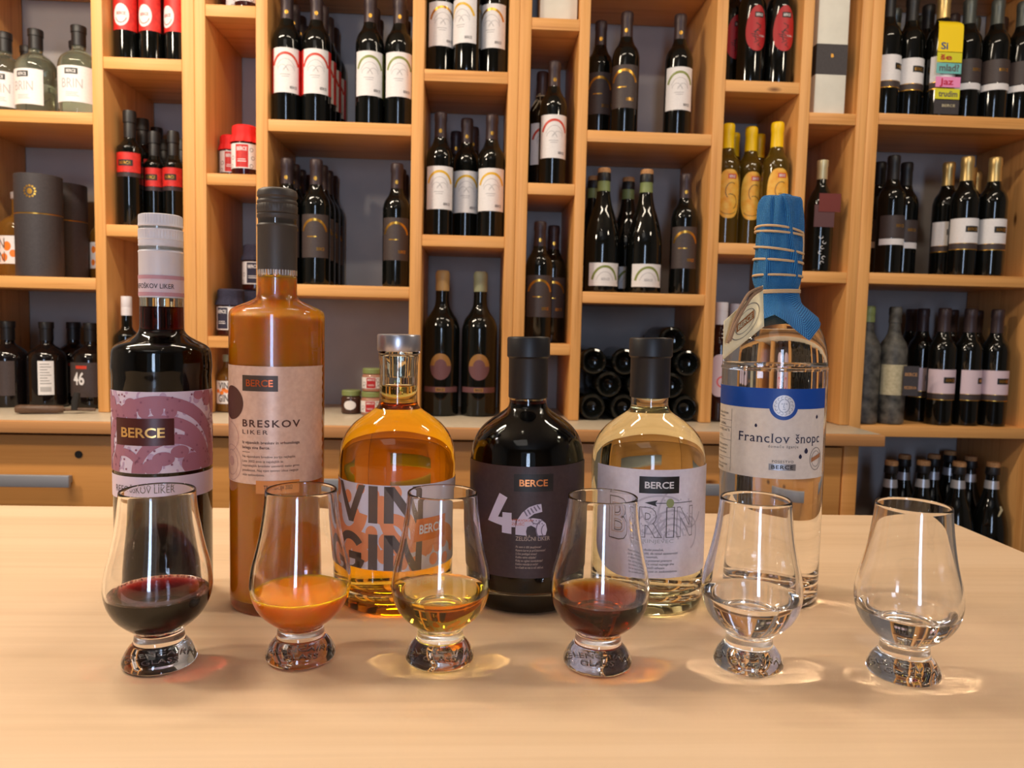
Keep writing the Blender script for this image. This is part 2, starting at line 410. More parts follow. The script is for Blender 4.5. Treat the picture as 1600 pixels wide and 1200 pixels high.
# ------------------------------------------------------------------ bottles and goods on the shelves: each kind once, then copies
G_BOLD = dict(bold=.022)
def lathe_mesh(name, prof, m, n=32, angle=35, rf=None): return MB().lathe(prof, n, rf=rf).mesh(name, m, True, angle)
def bordeaux(H=.310, R=.0348, rn=.0145):
    k = H/.310
    return [(0, .012), (R*.45, .009), (R*.85, 0), (R*.97, .002), (R, .007)] + spl([(R, .188*k), (R*.985, .200*k), (R*.86, .216*k), (R*.62, .229*k), (rn*1.16, .242*k), (rn, .256*k)], 4) + [(rn*.96, H-.006), (rn*.95, H-.001), (0, H-.001)]
def capsule(H=.310, rn=.0145, z0=.245, bulge=True):
    r = rn+.0005
    p = [(r*1.06, z0), (r*1.03, z0+.012), (r, H-.024), (r*1.07, H-.021), (r*1.07, H-.005), (r*.98, H-.001), (r*.9, H), (0, H)]
    return p
def label_mesh(name, r, u0, u1, v0, v1, m, off=.25): return wrap(name, [rect(u0, u1, v0, v1)], r, off, m)
R0 = 34.8
PM = {}
PM['bord'] = lathe_mesh('bordeaux_bottle', bordeaux(), M['wine'])
PM['bord_olive'] = lathe_mesh('olive_bottle', bordeaux(), M['olive'])
for c in ('brown', 'black', 'grey', 'gold', 'pale', 'yellow'):
    PM['cap_'+c] = lathe_mesh(c+'_capsule', capsule(), M['caps_'+c], 28)
PM['cap_two'] = MB().lathe([(.0155, .245), (.0152, .256), (.0150, .272)], 28, 0).lathe([(.0150, .272), (.0150, .287), (.016, .289), (.016, .305), (.0146, .310), (0, .310)], 28, 1).mesh('two_tone_capsule', [M['caps_pale'], M['caps_grey']])
PM['capseal'] = wrap('seal', [disc(0, 262, 4.2, 5)], 15.2, .25, M['goldarc'])
lab0 = (-40, 40, 66, 172)
def arcs(c, gap=False):
    o = ring(0, 118, 37, 44, 6, 18, 80, 18) + ring(0, 118, 37, 44, 6, 100, 162, 18)
    return o if gap else o + ring(0, 118, 37, 44, 6, 80, 100, 6)
def wave_marks():
    o = ring(-8, 116, 13, 16, 1.2, 10, 170, 14) + ring(9, 116, 13, 16, 1.2, 10, 170, 14) + ring(0, 116, 24, 30, 1.2, 20, 160, 18) + ring(0, 116, 7, 9, 1.2, 0, 180, 10)
    return o + [rect(-14, 10, 108, 109.6), rect(-10, 8, 103, 104.4)]
berce_small = text('BERCE', 10, 28, 76, 6, **G_BOLD)
berce_mid = text('BERCE', -11, 11, 76, 6, **G_BOLD)
PM['lab_white'] = label_mesh('white_label', R0, *lab0, M['white'])
PM['lab_brown'] = label_mesh('brown_label', R0, *lab0, M['brown'])
PM['lab_side_red'] = wrap('red_side', [rect(34, 62, 66, 172)], R0, .40, M['red'])
PM['lab_side_red2'] = wrap('red_side', [rect(-62, -34, 66, 172)], R0, .40, M['red'])
PM['lab_side_green'] = wrap('green_side', [rect(36, 62, 66, 172)], R0, .40, M['greenarc'])
for c in ('red', 'green', 'yellow', 'gold'):
    PM['arc_'+c] = wrap(c+'_arc', clip(arcs(c), -40, 40, 66, 172), R0, .45, M[c+'arc'])
PM['marks'] = wrap('marks', wave_marks(), R0, .42, M['grey'])
PM['berce_ink'] = wrap('lettering', None, R0, .5, M['dgrey'], raw=[berce_small])
PM['name_line'] = wrap('name_line', [rect(-18, 6, 116, 118.4)], R0, .5, M['goldarc'])
PM['berce_gold'] = wrap('lettering', None, R0, .5, M['goldarc'], raw=[text('BERCE', 6, 26, 84, 7, **G_BOLD)])
# white label with black plate and a brown lower band
PM['lab_wr'] = label_mesh('white_label', R0, -42, 42, 84, 148, M['white'])
PM['band_br'] = label_mesh('brown_band', R0, -42, 42, 67, 84, M['brown'])
PM['band_edge'] = wrap('gold_edge', [rect(-42, 42, 67, 69), rect(-42, 42, 83.4, 84.6)], R0, .42, M['goldarc'])
PM['plate'] = wrap('black_plate', [rect(0, 36, 112, 128)], R0, .42, M['ink'])
PM['plate_t'] = wrap('lettering', None, R0, .6, M['goldarc'], raw=[text('BERCE', 5, 31, 116.5, 7, **G_BOLD)])
PM['lab_pink'] = label_mesh('pink_label', R0, -42, 42, 84, 148, M['pink'])
# dark label with a white lower band
PM['lab_db'] = label_mesh('charcoal_label', R0, -42, 42, 94, 152, M['brown'])
PM['band_wh'] = label_mesh('white_band', R0, -42, 42, 76, 92, M['white'])
PM['db_t'] = wrap('lettering', None, R0, .5, M['goldarc'], raw=[text('BERCE', 0, 24, 122, 7, **G_BOLD)])
# red egg shaped label
egg = [((29+4*math.sin(t)*-1)*math.cos(t)*(1 if abs(math.cos(t)) < .8 else 1), 138+56*math.sin(t)) for t in [2*PI*k/40 for k in range(40)]]
PM['lab_egg'] = wrap('red_egg_label', [egg], R0, .25, M['red2'])
PM['egg_plate'] = wrap('black_plate', [rect(-8, 16, 164, 177)], R0, .42, M['ink'])
PM['egg_t'] = wrap('lettering', None, R0, .6, M['white'], raw=[text('BERCE', -5, 13, 167.5, 6, **G_BOLD), text('rubin', 6, 22, 118, 5)])
random.seed(3)
PM['egg_ink'] = wrap('ink_drawing', [line((-4+12*math.sin(k*.9), 150-k*5.2), (2+10*math.sin(k*1.3+1), 144-k*5.2), 1.6) for k in range(11)] + ring(2, 120, 9, 13, 1.5, 40, 250, 14), R0, .42, M['ink'])
# red label with white disc (its foot shows at the top edge of the picture)
PM['lab_rc'] = label_mesh('red_label', R0, -42, 42, 76, 190, M['red'])
PM['rc_disc'] = wrap('white_disc', [disc(-4, 112, 22, 27)], R0, .42, M['white'])
PM['rc_t'] = wrap('lettering', ring(-4, 112, 17, 20, 2, 200, 340, 12), R0, .55, M['redarc'], raw=[text('BERCE', -16, 9, 112, 7, **G_BOLD)])
# yellow capsuled bottles
PM['lab_yel'] = wrap('orange_label', [[(30*(abs(math.cos(t))**.75)*(1 if math.cos(t) > 0 else -1), 128+62*(abs(math.sin(t))**.8)*(1 if math.sin(t) > 0 else -1)) for t in [2*PI*k/40 for k in range(40)]]], R0, .25, M['yorange'])
PM['yel_plate'] = wrap('brown_plate', [rect(-4, 18, 166, 178)], R0, .42, M['redarc'])
PM['yel_ink'] = wrap('ink_drawing', ring(6, 135, 16, 22, 1.6, 60, 230, 14) + ring(4, 108, 18, 20, 1.6, -60, 110, 14) + ring(0, 90, 22, 14, 1.2, 200, 340, 12), R0, .42, M['caps_brown'])
PM['yel_t'] = wrap('lettering', None, R0, .6, M['white'], raw=[text('BERCE', -1, 15, 169, 6, **G_BOLD)])
# sparkling wine
def spark(H=.315, R=.0460):
    return [(0, .02), (R*.5, .014), (R*.86, 0), (R*.97, .002), (R, .008)] + spl([(R, .105), (R*.985, .128), (R*.90, .158), (R*.70, .194), (R*.50, .222), (.0180, .248), (.0158, .268)], 5) + [(.0152, .284), (.0168, .285), (.0168, .292), (.0148, .294), (.0148, .298), (0, .298)]
PM['spark'] = lathe_mesh('sparkling_bottle', spark(), M['wine'])
PM['cork'] = lathe_mesh('mushroom_cork', [(.0125, .297), (.0125, .303), (.0165, .305), (.017, .312), (.0155, .317), (0, .318)], M['cork'], 24)
PM['wire'] = MB().lathe([(.0172, .284), (.0178, .286), (.0168, .304), (.0160, .306)], 24).mesh('wire_cage', M['caps_black'])
PM['gband'] = lathe_mesh('green_neck_foil', [(.0172, .258), (.0166, .268), (.0160, .282), (.0164, .284)], M['greenband'], 28)
PM['sband'] = lathe_mesh('silver_neck_foil', [(.0186, .246), (.0176, .256), (.0168, .266), (.0166, .268)], M['silver'], 28)
PM['lab_sp'] = label_mesh('white_label', 46, -44, 44, 16, 74, M['white'])
PM['sp_arc'] = wrap('green_arc', clip(ring(0, 20, 38, 48, 6, 15, 165, 26), -44, 44, 16, 74), 46, .42, M['greenarc'])
PM['sp_t'] = wrap('lettering', [rect(38, 42, 22, 66)] + ring(0, 20, 24, 32, 1.2, 20, 160, 18), 46, .45, M['grey'], raw=[text('BERCE', -10, 12, 30, 6, **G_BOLD)])
# magnum
PM['mag'] = lathe_mesh('magnum_bottle', [(0, .02), (.03, .012), (.041, 0), (.0455, .003), (.0465, .010)] + spl([(.0465, .215), (.0455, .230), (.039, .250), (.028, .266), (.0195, .283), (.0172, .30)], 5) + [(.0165, .366), (0, .366)], M['wine'], 40)
for nm, m in (('tan', 'caps_tan'), ('sage', 'caps_greygreen')):
    PM['mcap_'+nm] = lathe_mesh(nm+'_wax_cap', [(.0172, .322), (.018, .326), (.0178, .352), (.0185, .356), (.0182, .368), (.015, .374), (0, .375)], M[m], 28)
PM['mag_o1'] = wrap('upper_oval', clip([disc(0, 128, 28, 34, 40)], -40, 40, 130, 175), 46.5, .25, M['ochre'])
PM['mag_o2'] = wrap('lower_oval', clip([disc(0, 128, 28, 34, 40)], -40, 40, 80, 130), 46.5, .25, M['plum'])
PM['mag_o3'] = wrap('inner_disc', [disc(0, 130, 16, 17, 30)], 46.5, .42, M['plum'])
PM['mag_b'] = wrap('lower_band', [rect(-52, 52, 62, 76)], 46.5, .25, M['plum'])
PM['mag_t'] = wrap('lettering', [rect(-12, 12, 64, 74)], 46.5, .42, M['ochre'])
PM['mag_tt'] = wrap('lettering', None, 46.5, .6, M['ink'], raw=[text('BERCE', -9, 9, 66.5, 5, **G_BOLD)])
# cylindrical liqueur bottle with a short shoulder
def liq(R, H, rn, hn):
    return [(0, .008), (R*.8, .004), (R*.94, 0), (R, .004)] + spl([(R, hn-.012), (R*.97, hn-.004), (R*.72, hn+.004), (rn*1.25, hn+.010), (rn, hn+.018)], 4) + [(rn, H-.03), (rn*.95, H-.002), (0, H-.002)]
def liqcap(rn, H, h): return [(rn+.0006, H-h), (rn+.0006, H-.034), (rn+.0003, H-.033), (rn+.0003, H-.030), (rn+.0022, H-.029), (rn+.0022, H-.006), (rn+.001, H), (0, H)]
for nm, R, H, rn, hn in (('l1', .0305, .285, .0135, .200), ('l2', .0255, .245, .0125, .168)):
    PM[nm] = lathe_mesh('liqueur_bottle', liq(R, H, rn, hn), M['wine'])
    PM[nm+'cap'] = lathe_mesh('black_stopper', liqcap(rn, H, .066), M['caps_black'], 28)
    q = R*1000; va, vb = (hn*1000-68, hn*1000-20) if nm == 'l1' else (hn*1000-62, hn*1000-16)
    PM[nm+'lab'] = label_mesh('red_label', q, -q*1.25, q*1.25, va, vb, M['red'])
    PM[nm+'edge'] = wrap('gold_edge', [rect(-q*1.25, q*1.25, va-11, va-1)], q, .3, M['caps_brown'])
    PM[nm+'pl'] = wrap('black_plate', [rect(-q*.6, q*.6, va+15, va+30)], q, .42, M['ink'])
    PM[nm+'t'] = wrap('lettering', None, q, .6, M['goldarc'], raw=[text('BERCE', -q*.45, q*.45, va+19, 7, **G_BOLD)])
# round shouldered spirit bottle (also the mould of three bottles on the table)
ROUND = [(0, .010), (.030, .008), (.040, .003), (.0435, 0), (.0460, .0015), (.0472, .006), (.0475, .012)] + spl([(.0475, .112), (.0472, .119), (.0456, .129), (.0420, .1380), (.0360, .1455), (.0280, .1518), (.0200, .1572), (.0165, .1605), (.0154, .1645)], 4)
PM['round_clear'] = lathe_mesh('round_bottle', ROUND + [(.0152, .200), (0, .200)], M['clearbg'], 36)
PM['round_dark'] = lathe_mesh('round_bottle', ROUND + [(.0152, .200), (0, .200)], M['darkbg'], 36)
PM['round_amber'] = lathe_mesh('round_bottle', ROUND + [(.0152, .200), (0, .200)], M['amberbg'], 36)
STOP = [(.0162, .170), (.0162, .2005), (.0176, .2015), (.0178, .2165), (.0168, .218), (0, .218)]
PM['stop_black'] = lathe_mesh('black_stopper', STOP, M['caps_black'], 32)
PM['stop_silver'] = lathe_mesh('silver_stopper', [(.0152, .199), (.0176, .2015), (.0178, .2165), (.0168, .218), (0, .218)], M['silver'], 32)
PM['br_lab'] = label_mesh('white_label', 47.5, -46, 46, 27, 112, M['white'])
PM['br_pl'] = wrap('black_plate', [rect(-16, 14, 92, 106)], 47.5, .42, M['ink'])
PM['br_t'] = wrap('lettering', None, 47.5, .6, M['white'], raw=[text('BERCE', -12, 10, 95.5, 7, **G_BOLD)])
PM['br_n'] = wrap('name_print', [rect(-14, 16, 40, 41.5), rect(-14, 12, 44, 45.5), rect(-14, 14, 48, 49.5)], 47.5, .45, M['grey'], raw=[text('BRIN', -24, 24, 60, 22)])
PM['b46_lab'] = label_mesh('brown_label', 47.5, -58, 58, 30, 118, M['brown'])
PM['b46_t'] = wrap('lettering', [rect(-6, 22, 102, 110)], 47.5, .42, M['redarc'], raw=None)
PM['b46_n'] = wrap('number', None, 47.5, .45, M['white'], raw=[text('46', -14, 16, 62, 30, **G_BOLD)])
PM['b46_back'] = wrap('back_label', [rect(2, 38, 34, 120)], 47.5, .25, M['white'])
PM['b46_bars'] = wrap('back_print', [rect(8+k*3.1, 9.4+k*3.1, 42, 54) for k in range(8)] + [rect(7, 32-(k % 3)*4, 62+k*7, 63.6+k*7) for k in range(8)], 47.5, .42, M['dgrey'])
PM['vg_lab'] = label_mesh('white_label', 47.5, -70, 70, 34, 104, M['white'])
PM['vg_bl'] = wrap('orange_blobs', [disc(u, v, a, a*1.2, 12) for u, v, a in ((-30, 60, 9), (-16, 84, 8), (4, 50, 9), (12, 78, 10), (26, 60, 8), (40, 86, 9), (44, 48, 8), (-46, 84, 8), (-48, 50, 7))], 47.5, .42, M['orange'])
PM['vg_t'] = wrap('lettering', None, 47.5, .6, M['dgrey'], raw=[text('VIN', -40, 6, 72, 26), text('GIN', -40, 6, 38, 26)])
# tall bottles with white screw caps
PM['ro'] = lathe_mesh('red_bottle', bordeaux(), M['rosewine'])
PM['ro_cap'] = lathe_mesh('white_screw_cap', [(.0158, .252), (.0158, .285), (.0152, .2855), (.0152, .287), (.0158, .2875), (.0158, .308), (.015, .310), (0, .310)], M['caps_white'], 32)
PM['ro_lab'] = wrap('pale_label', [[(30*(abs(math.cos(t))**.6)*(1 if math.cos(t) > 0 else -1), 120+55*(abs(math.sin(t))**.8)*(1 if math.sin(t) > 0 else -1)) for t in [2*PI*k/40 for k in range(40)]]], R0, .25, M['pink'])
PM['ro_pr'] = wrap('red_print', ring(2, 104, 14, 15, 4, 0, 360, 20) + [rect(6, 14, 122, 168)], R0, .42, mat('coral_print', C(232, 96, 96), .5))
PM['wl'] = lathe_mesh('dark_bottle', liq(.0375, .302, .0160, .205), M['wine'])
PM['wl_cap'] = lathe_mesh('white_screw_cap', [(.0168, .252), (.0168, .272), (.0160, .273), (.0168, .275), (.0168, .300), (.016, .302), (0, .302)], M['caps_white'], 32)

KINDS = {
 'wa_red': [('glass_body', 'bord'), ('capsule', 'cap_brown'), ('seal', 'capseal'), ('label', 'lab_white'), ('side_stripe', 'lab_side_red'), ('side_stripe', 'lab_side_red2'), ('arc_print', 'arc_red'), ('marks', 'marks'), ('lettering', 'berce_ink')],
 'wa_green': [('glass_body', 'bord'), ('capsule', 'cap_brown'), ('seal', 'capseal'), ('label', 'lab_white'), ('side_stripe', 'lab_side_green'), ('arc_print', 'arc_green'), ('marks', 'marks'), ('lettering', 'berce_ink')],
 'wa_yellow': [('glass_body', 'bord'), ('capsule', 'cap_brown'), ('seal', 'capseal'), ('label', 'lab_white'), ('arc_print', 'arc_yellow'), ('marks', 'marks'), ('lettering', 'berce_ink')],
 'wa_gold': [('glass_body', 'bord'), ('capsule', 'cap_brown'), ('label', 'lab_white'), ('arc_print', 'arc_gold'), ('marks', 'marks'), ('lettering', 'berce_ink')],
 'da': [('glass_body', 'bord'), ('capsule', 'cap_brown'), ('seal', 'capseal'), ('label', 'lab_brown'), ('arc_print', 'arc_gold'), ('name_line', 'name_line'), ('lettering', 'berce_gold')],
 'wr_gold': [('glass_body', 'bord'), ('capsule', 'cap_gold'), ('label', 'lab_wr'), ('lower_band', 'band_br'), ('gold_edge', 'band_edge'), ('name_plate', 'plate'), ('lettering', 'plate_t')],
 'wr_black': [('glass_body', 'bord'), ('capsule', 'cap_black'), ('label', 'lab_wr'), ('lower_band', 'band_br'), ('gold_edge', 'band_edge'), ('name_plate', 'plate'), ('lettering', 'plate_t')],
 'pr': [('glass_body', 'bord'), ('capsule', 'cap_brown'), ('label', 'lab_pink'), ('lower_band', 'band_br'), ('gold_edge', 'band_edge'), ('name_plate', 'plate'), ('lettering', 'plate_t')],
 'db': [('glass_body', 'bord'), ('capsule', 'cap_grey'), ('label', 'lab_db'), ('lower_band', 'band_wh'), ('lettering', 'db_t')],
 'db_dark': [('glass_body', 'bord'), ('capsule', 'cap_black'), ('label', 'lab_db'), ('lower_band', 'band_wh'), ('lettering', 'db_t')],
 'two': [('glass_body', 'bord'), ('capsule', 'cap_two')],
 'plain': [('glass_body', 'bord'), ('capsule', 'cap_brown')],
 'ov': [('glass_body', 'bord'), ('capsule', 'cap_black'), ('label', 'lab_egg'), ('name_plate', 'egg_plate'), ('ink_drawing', 'egg_ink'), ('lettering', 'egg_t')],
 'rc': [('glass_body', 'bord'), ('capsule', 'cap_black'), ('label', 'lab_rc'), ('white_disc', 'rc_disc'), ('lettering', 'rc_t')],
 'yl': [('glass_body', 'bord_olive'), ('capsule', 'cap_yellow'), ('label', 'lab_yel'), ('name_plate', 'yel_plate'), ('ink_drawing', 'yel_ink'), ('lettering', 'yel_t')],
 'sp': [('glass_body', 'spark'), ('cork', 'cork'), ('wire_cage', 'wire'), ('neck_foil', 'gband'), ('label', 'lab_sp'), ('arc_print', 'sp_arc'), ('lettering', 'sp_t')],
 'sp_silver': [('glass_body', 'spark'), ('cork', 'cork'), ('wire_cage', 'wire'), ('neck_foil', 'sband')],
 'mg_tan': [('glass_body', 'mag'), ('wax_cap', 'mcap_tan'), ('upper_oval', 'mag_o1'), ('lower_oval', 'mag_o2'), ('inner_disc', 'mag_o3'), ('lower_band', 'mag_b'), ('name_plate', 'mag_t'), ('lettering', 'mag_tt')],
 'mg_sage': [('glass_body', 'mag'), ('wax_cap', 'mcap_sage'), ('upper_oval', 'mag_o1'), ('lower_oval', 'mag_o2'), ('inner_disc', 'mag_o3'), ('lower_band', 'mag_b'), ('name_plate', 'mag_t'), ('lettering', 'mag_tt')],
 'l1': [('glass_body', 'l1'), ('stopper', 'l1cap'), ('label', 'l1lab'), ('lower_band', 'l1edge'), ('name_plate', 'l1pl'), ('lettering', 'l1t')],
 'l2': [('glass_body', 'l2'), ('stopper', 'l2cap'), ('label', 'l2lab'), ('lower_band', 'l2edge'), ('name_plate', 'l2pl'), ('lettering', 'l2t')],
 'br': [('glass_body', 'round_clear'), ('stopper', 'stop_black'), ('label', 'br_lab'), ('name_plate', 'br_pl'), ('name_print', 'br_n'), ('lettering', 'br_t')],
 'b46': [('glass_body', 'round_dark'), ('stopper', 'stop_black'), ('label', 'b46_lab'), ('name_plate', 'b46_t'), ('number_print', 'b46_n')],
 'b46_back': [('glass_body', 'round_dark'), ('stopper', 'stop_black'), ('back_label', 'b46_back'), ('back_print', 'b46_bars')],
 'vg': [('glass_body', 'round_amber'), ('stopper', 'stop_silver'), ('label', 'vg_lab'), ('blob_print', 'vg_bl'), ('lettering', 'vg_t')],
 'ro': [('glass_body', 'ro'), ('screw_cap', 'ro_cap'), ('label', 'ro_lab'), ('red_print', 'ro_pr')],
 'wl': [('glass_body', 'wl'), ('screw_cap', 'wl_cap')],
}
def place(kind, x, y, z, label, group=None, rz=0., parts=None, name='wine_bottle', cat='bottle'):
    t = thing(name, label, cat, (x, y, z+.0006), rz, group)
    if kind == 'rc': t.scale = (.86, .86, .97)
    if kind == 'wl': t.scale = (.75, .75, .95)
    for nm, k in KINDS[kind]:
        if parts is None or nm in parts: link(nm, PM[k], t)
    return t
def X(px, py, Y): return at(px, py, Y).x
D = math.radians
WB = 'wine_bottle'

# bay by bay, left to right: (kind, x, y, z, label, group, turn)
ITEMS = []
def I(*a, **k): ITEMS.append((a, k))
# far left, top shelf: clear spirit bottles
z = 1.610; g = 'clear bottles on the top left shelf'
I('br', -1.196, 2.045, z, 'clear round spirit bottle cut by the photo edge, top left shelf', g, D(12), name='spirit_bottle')
I('br', X(49, 120, 2.04), 2.04, z, 'clear round spirit bottle in the middle of the top left shelf', g, D(-10), name='spirit_bottle')
I('br', X(38, 120, 2.15), 2.15, z, 'clear spirit bottle standing behind the middle one, top left shelf', g, D(20), name='spirit_bottle')
I('br', X(124, 110, 1.985), 1.985, z, 'clear round spirit bottle touching the upright, top left shelf', g, D(5), name='spirit_bottle')
I('br', X(108, 110, 2.085), 2.085, z, 'clear spirit bottle hiding behind the one by the upright, top left shelf', g, name='spirit_bottle')
# far left, middle shelf: two amber spirit bottles (the canisters come below)
z = 1.217; g = 'orange labelled gin bottles beside the canisters'
I('vg', -1.1775, 2.06, z, 'amber spirit bottle with orange blob label left of the canisters', g, D(-20), name='spirit_bottle')
I('vg', -1.003, 2.168, z, 'amber spirit bottle with orange blob label right of the canisters', g, D(30), name='spirit_bottle')
# far left, worktop: four dark herb bottles
z = CZ; g = 'dark round herb bottles on the left worktop'
I('b46', X(7, 570, 2.03), 2.03, z, 'dark round herb bottle cut by the photo edge on the worktop', g, D(-24), name='spirit_bottle')
I('b46_back', X(64, 570, 2.03), 2.03, z, 'dark round herb bottle turned to show its white back label', g, name='spirit_bottle')
I('b46', X(116, 570, 2.135), 2.135, z, 'dark herb bottle half hidden, third along the left worktop', g, D(-10), name='spirit_bottle')
I('b46', X(143, 570, 2.03), 2.03, z, 'dark herb bottle against the upright at the left worktop', g, D(-14), name='spirit_bottle')
# second bay: red labels
z = 1.742; g = 'red labelled bottles at the top of the second bay'
for k, (px, rz) in enumerate(((188, 4), (229, -8), (268, -24))):
    I('rc', X(px, 60, 1.985), 1.985, z, ['dark bottle with red label and white disc, leftmost of three, second bay top', 'dark bottle with red label and white disc, middle of three, second bay top', 'dark bottle with red label and white disc, third of three, against the double upright'][k], g, D(rz))
z = 1.347; g = 'red banded liqueur bottles in the second bay'
for kind, px, py, Y, lab in (('l1', 197, 270, 1.995, 'tallest front liqueur bottle with red band label, left in second bay'), ('l1', 215, 270, 2.07, 'liqueur bottle behind the tall left one with red band, second bay'),
                             ('l1', 230, 270, 2.145, 'rearmost tall liqueur bottle with black stopper, second bay'), ('l2', 230, 280, 2.025, 'short liqueur bottle with red band, middle of the front row, second bay'),
                             ('l2', 247, 280, 2.10, 'short liqueur bottle behind between the two front short ones, second bay'), ('l2', 264.5, 280, 2.02, 'short liqueur bottle with red band beside the double upright, second bay'),
                             ('l2', 279, 280, 2.10, 'short liqueur bottle behind, almost hidden by the double upright')):
    I(kind, X(px, py, Y), Y, z, lab, g, name='liqueur_bottle')
I('wl', -.8670, 1.962, CZ, 'dark bottle with a ribbed white cap on the worktop, second bay', None, name='liqueur_bottle')
# wide bay: files of wine bottles
z = 1.610
for c, (px, kind, n, col) in enumerate(((447, 'wa_red', 4, 'red'), (493.5, 'wa_red', 4, 'red'), (578, 'wa_green', 3, 'green'), (624, 'wa_green', 3, 'green'))):
    for r in range(n):
        Y = 1.967 + .0725*r*(.985 if n == 4 else 1)
        fl = ['leftmost file', 'second file', 'third file', 'fourth file'][c]
        lab = ('white labelled wine bottle with %s arc, front of the %s, wide top shelf' if r == 0 else 'white labelled %s arc bottle, ' + ['', 'second', 'third', 'rearmost'][r] + ' back in the %s, wide top shelf') % (col, fl)
        I(kind, X(px, 120, 1.967)+.001*r, Y, z, lab, 'wine bottles in files on the wide top shelf', D(8))
z = 1.215
for c, (px, n) in enumerate(((448, 4), (493.5, 4), (619.5, 3))):
    for r in range(n):
        Y = 1.985 + .072*r*(.93 if n == 4 else 1)
        fl = ['leftmost file', 'middle file', 'last file'][c]
        lab = ('dark wine bottle with brown gold-arc label, front of the %s, wide middle shelf' if r == 0 else 'dark brown-labelled bottle, ' + ['', 'second', 'third', 'rearmost'][r] + ' back in the %s, wide middle shelf') % fl
        I('da', X(px, 350, 1.985)+.001*r, Y, z, lab, 'brown labelled wine bottles in files on the wide middle shelf', D(4))
# magnum bay
z = 1.743; g = 'gold arc bottles above the yellow arc trio'
I('wa_gold', X(690, 60, 1.985), 1.985, z, 'white label bottle with gold arc, left of the trio under the top edge', g, D(10))
I('wa_yellow', X(729, 60, 1.968), 1.968, z, 'white label bottle turned aside, middle of the trio at the top edge', g, D(-26), parts=('glass_body', 'capsule', 'label', 'arc_print', 'marks', 'lettering'))
I('wa_gold', X(773, 60, 1.985), 1.985, z, 'white label bottle with gold arc, third of the trio under the top edge', g, D(-14))
z = 1.345; g = 'yellow arc bottles above the magnums'
for px, Y, lab in ((687.5, 1.985, 'white label bottle with yellow arc, left of the front trio above the magnums'), (728.5, 2.035, 'white label bottle with yellow arc, set back between two others above the magnums'),
                   (768.5, 1.99, 'white label bottle with yellow arc, third of the front trio above the magnums'), (712, 2.175, 'brown capsuled bottle at the back, between left and middle of the yellow arc trio'), (738, 2.12, 'brown capsuled bottle right behind the middle of the yellow arc trio')):
    I('wa_yellow', X(px, 270, Y), Y, z, lab, g, D(2))
I('mg_tan', X(690, 540, 2.005), 2.005, CZ, 'large magnum with tan wax cap and oval label on the worktop', 'magnums', name='magnum_bottle')
I('mg_sage', X(749, 540, 2.01), 2.01, CZ, 'large magnum with sage wax cap and oval label on the worktop', 'magnums', name='magnum_bottle')
# narrow bay
I('wa_red', X(864, 200, 1.98), 1.98, 1.479, 'white label bottle with red arc in the narrow bay, in front', None, D(2), parts=('glass_body', 'capsule', 'seal', 'label', 'arc_print', 'marks', 'lettering'))
I('wa_red', X(846, 200, 2.065), 2.065, 1.479, 'bottle with raffia round its neck behind the narrow bay front one', None, D(10), parts=('glass_body', 'capsule', 'label', 'arc_print', 'marks', 'lettering'))
I('da', X(842, 440, 1.985), 1.985, 1.082, 'brown gold label bottle, nearer of two in the narrow bay low shelf', 'narrow bay low pair')
I('da', X(867.5, 440, 2.06), 2.06, 1.082, 'brown gold label bottle, set back one of two in the narrow bay low shelf', 'narrow bay low pair')
# bay with the pair of dark bottles and the green arc bottle
z = 1.612; g = 'bottles on the shelf above the sparkling wine'
I('da', X(937, 120, 2.06), 2.06, z, 'brown gold label bottle set back beside the upright, above the sparkling wine', g, D(-6))
I('da', X(977, 120, 1.995), 1.995, z, 'brown gold label bottle standing in front, above the sparkling wine', g, D(-14))
I('wa_green', X(1060, 120, 1.995), 1.995, z, 'lone white label bottle with green arc, above the brown gold one', g, D(-6), parts=('glass_body', 'capsule', 'seal', 'label', 'arc_print', 'marks', 'lettering'))
z = 1.215; g = 'corked sparkling wine bottles'
for px, Y, lab in ((939, 1.99, 'sparkling wine bottle with cork and white label next to the upright'), (1005, 1.99, 'sparkling wine bottle with cork and white label nearest the dark bottle'),
                   (925, 2.10, 'sparkling wine bottle behind, its cork peeking beside the upright'), (975, 2.10, 'sparkling wine bottle behind, in the gap between the front two')):
    I('sp', X(px, 430, Y), Y, z, lab, g, D(4), name='sparkling_bottle')
I('da', X(1069, 360, 1.99), 1.99, z, 'brown gold label bottle to the right of the sparkling wine', None, D(-8))
# red egg labels and yellow capsules
z = 1.746; g = 'bottles with red egg labels'
I('ov', X(1145, 70, 2.05), 2.05, z, 'dark bottle with red egg label, set back and half hidden by the upright', g, D(6))
I('ov', X(1180, 70, 1.99), 1.99, z, 'dark bottle with bright red egg label, middle of three', g, D(6))
I('ov', X(1222, 70, 1.985), 1.985, z, 'dark bottle with bright red egg label, beside the white gift carton', g, D(0))
z = 1.346; g = 'yellow capped bottles behind the blue wrapped one'
for px, Y, lab in ((1133, 2.0, 'yellow capped olive bottle cut off by the upright'), (1146, 2.085, 'yellow capped bottle behind, second from the upright'), (1168, 2.005, 'yellow capped olive bottle with orange label, middle of the front three'),
                   (1183, 2.09, 'yellow capped bottle behind, between the middle and the nearest'), (1209, 1.968, 'yellow capped bottle right above the blue wrapped bottle')):
    I('yl', X(px, 270, Y), Y, z, lab, g, D(-4))
g = 'rose wine bottles with white screw caps'
for px, Y, lab in ((1124, 1.985, 'dark red bottle with white screw cap and pink label beside the blue labelled bottle'), (1146, 2.075, 'white capped dark red bottle behind the pink labelled one'), (1170, 1.985, 'white capped dark red bottle seen through the clear blue labelled bottle')):
    I('ro', X(px, 560, Y), Y, CZ, lab, g, D(-8))
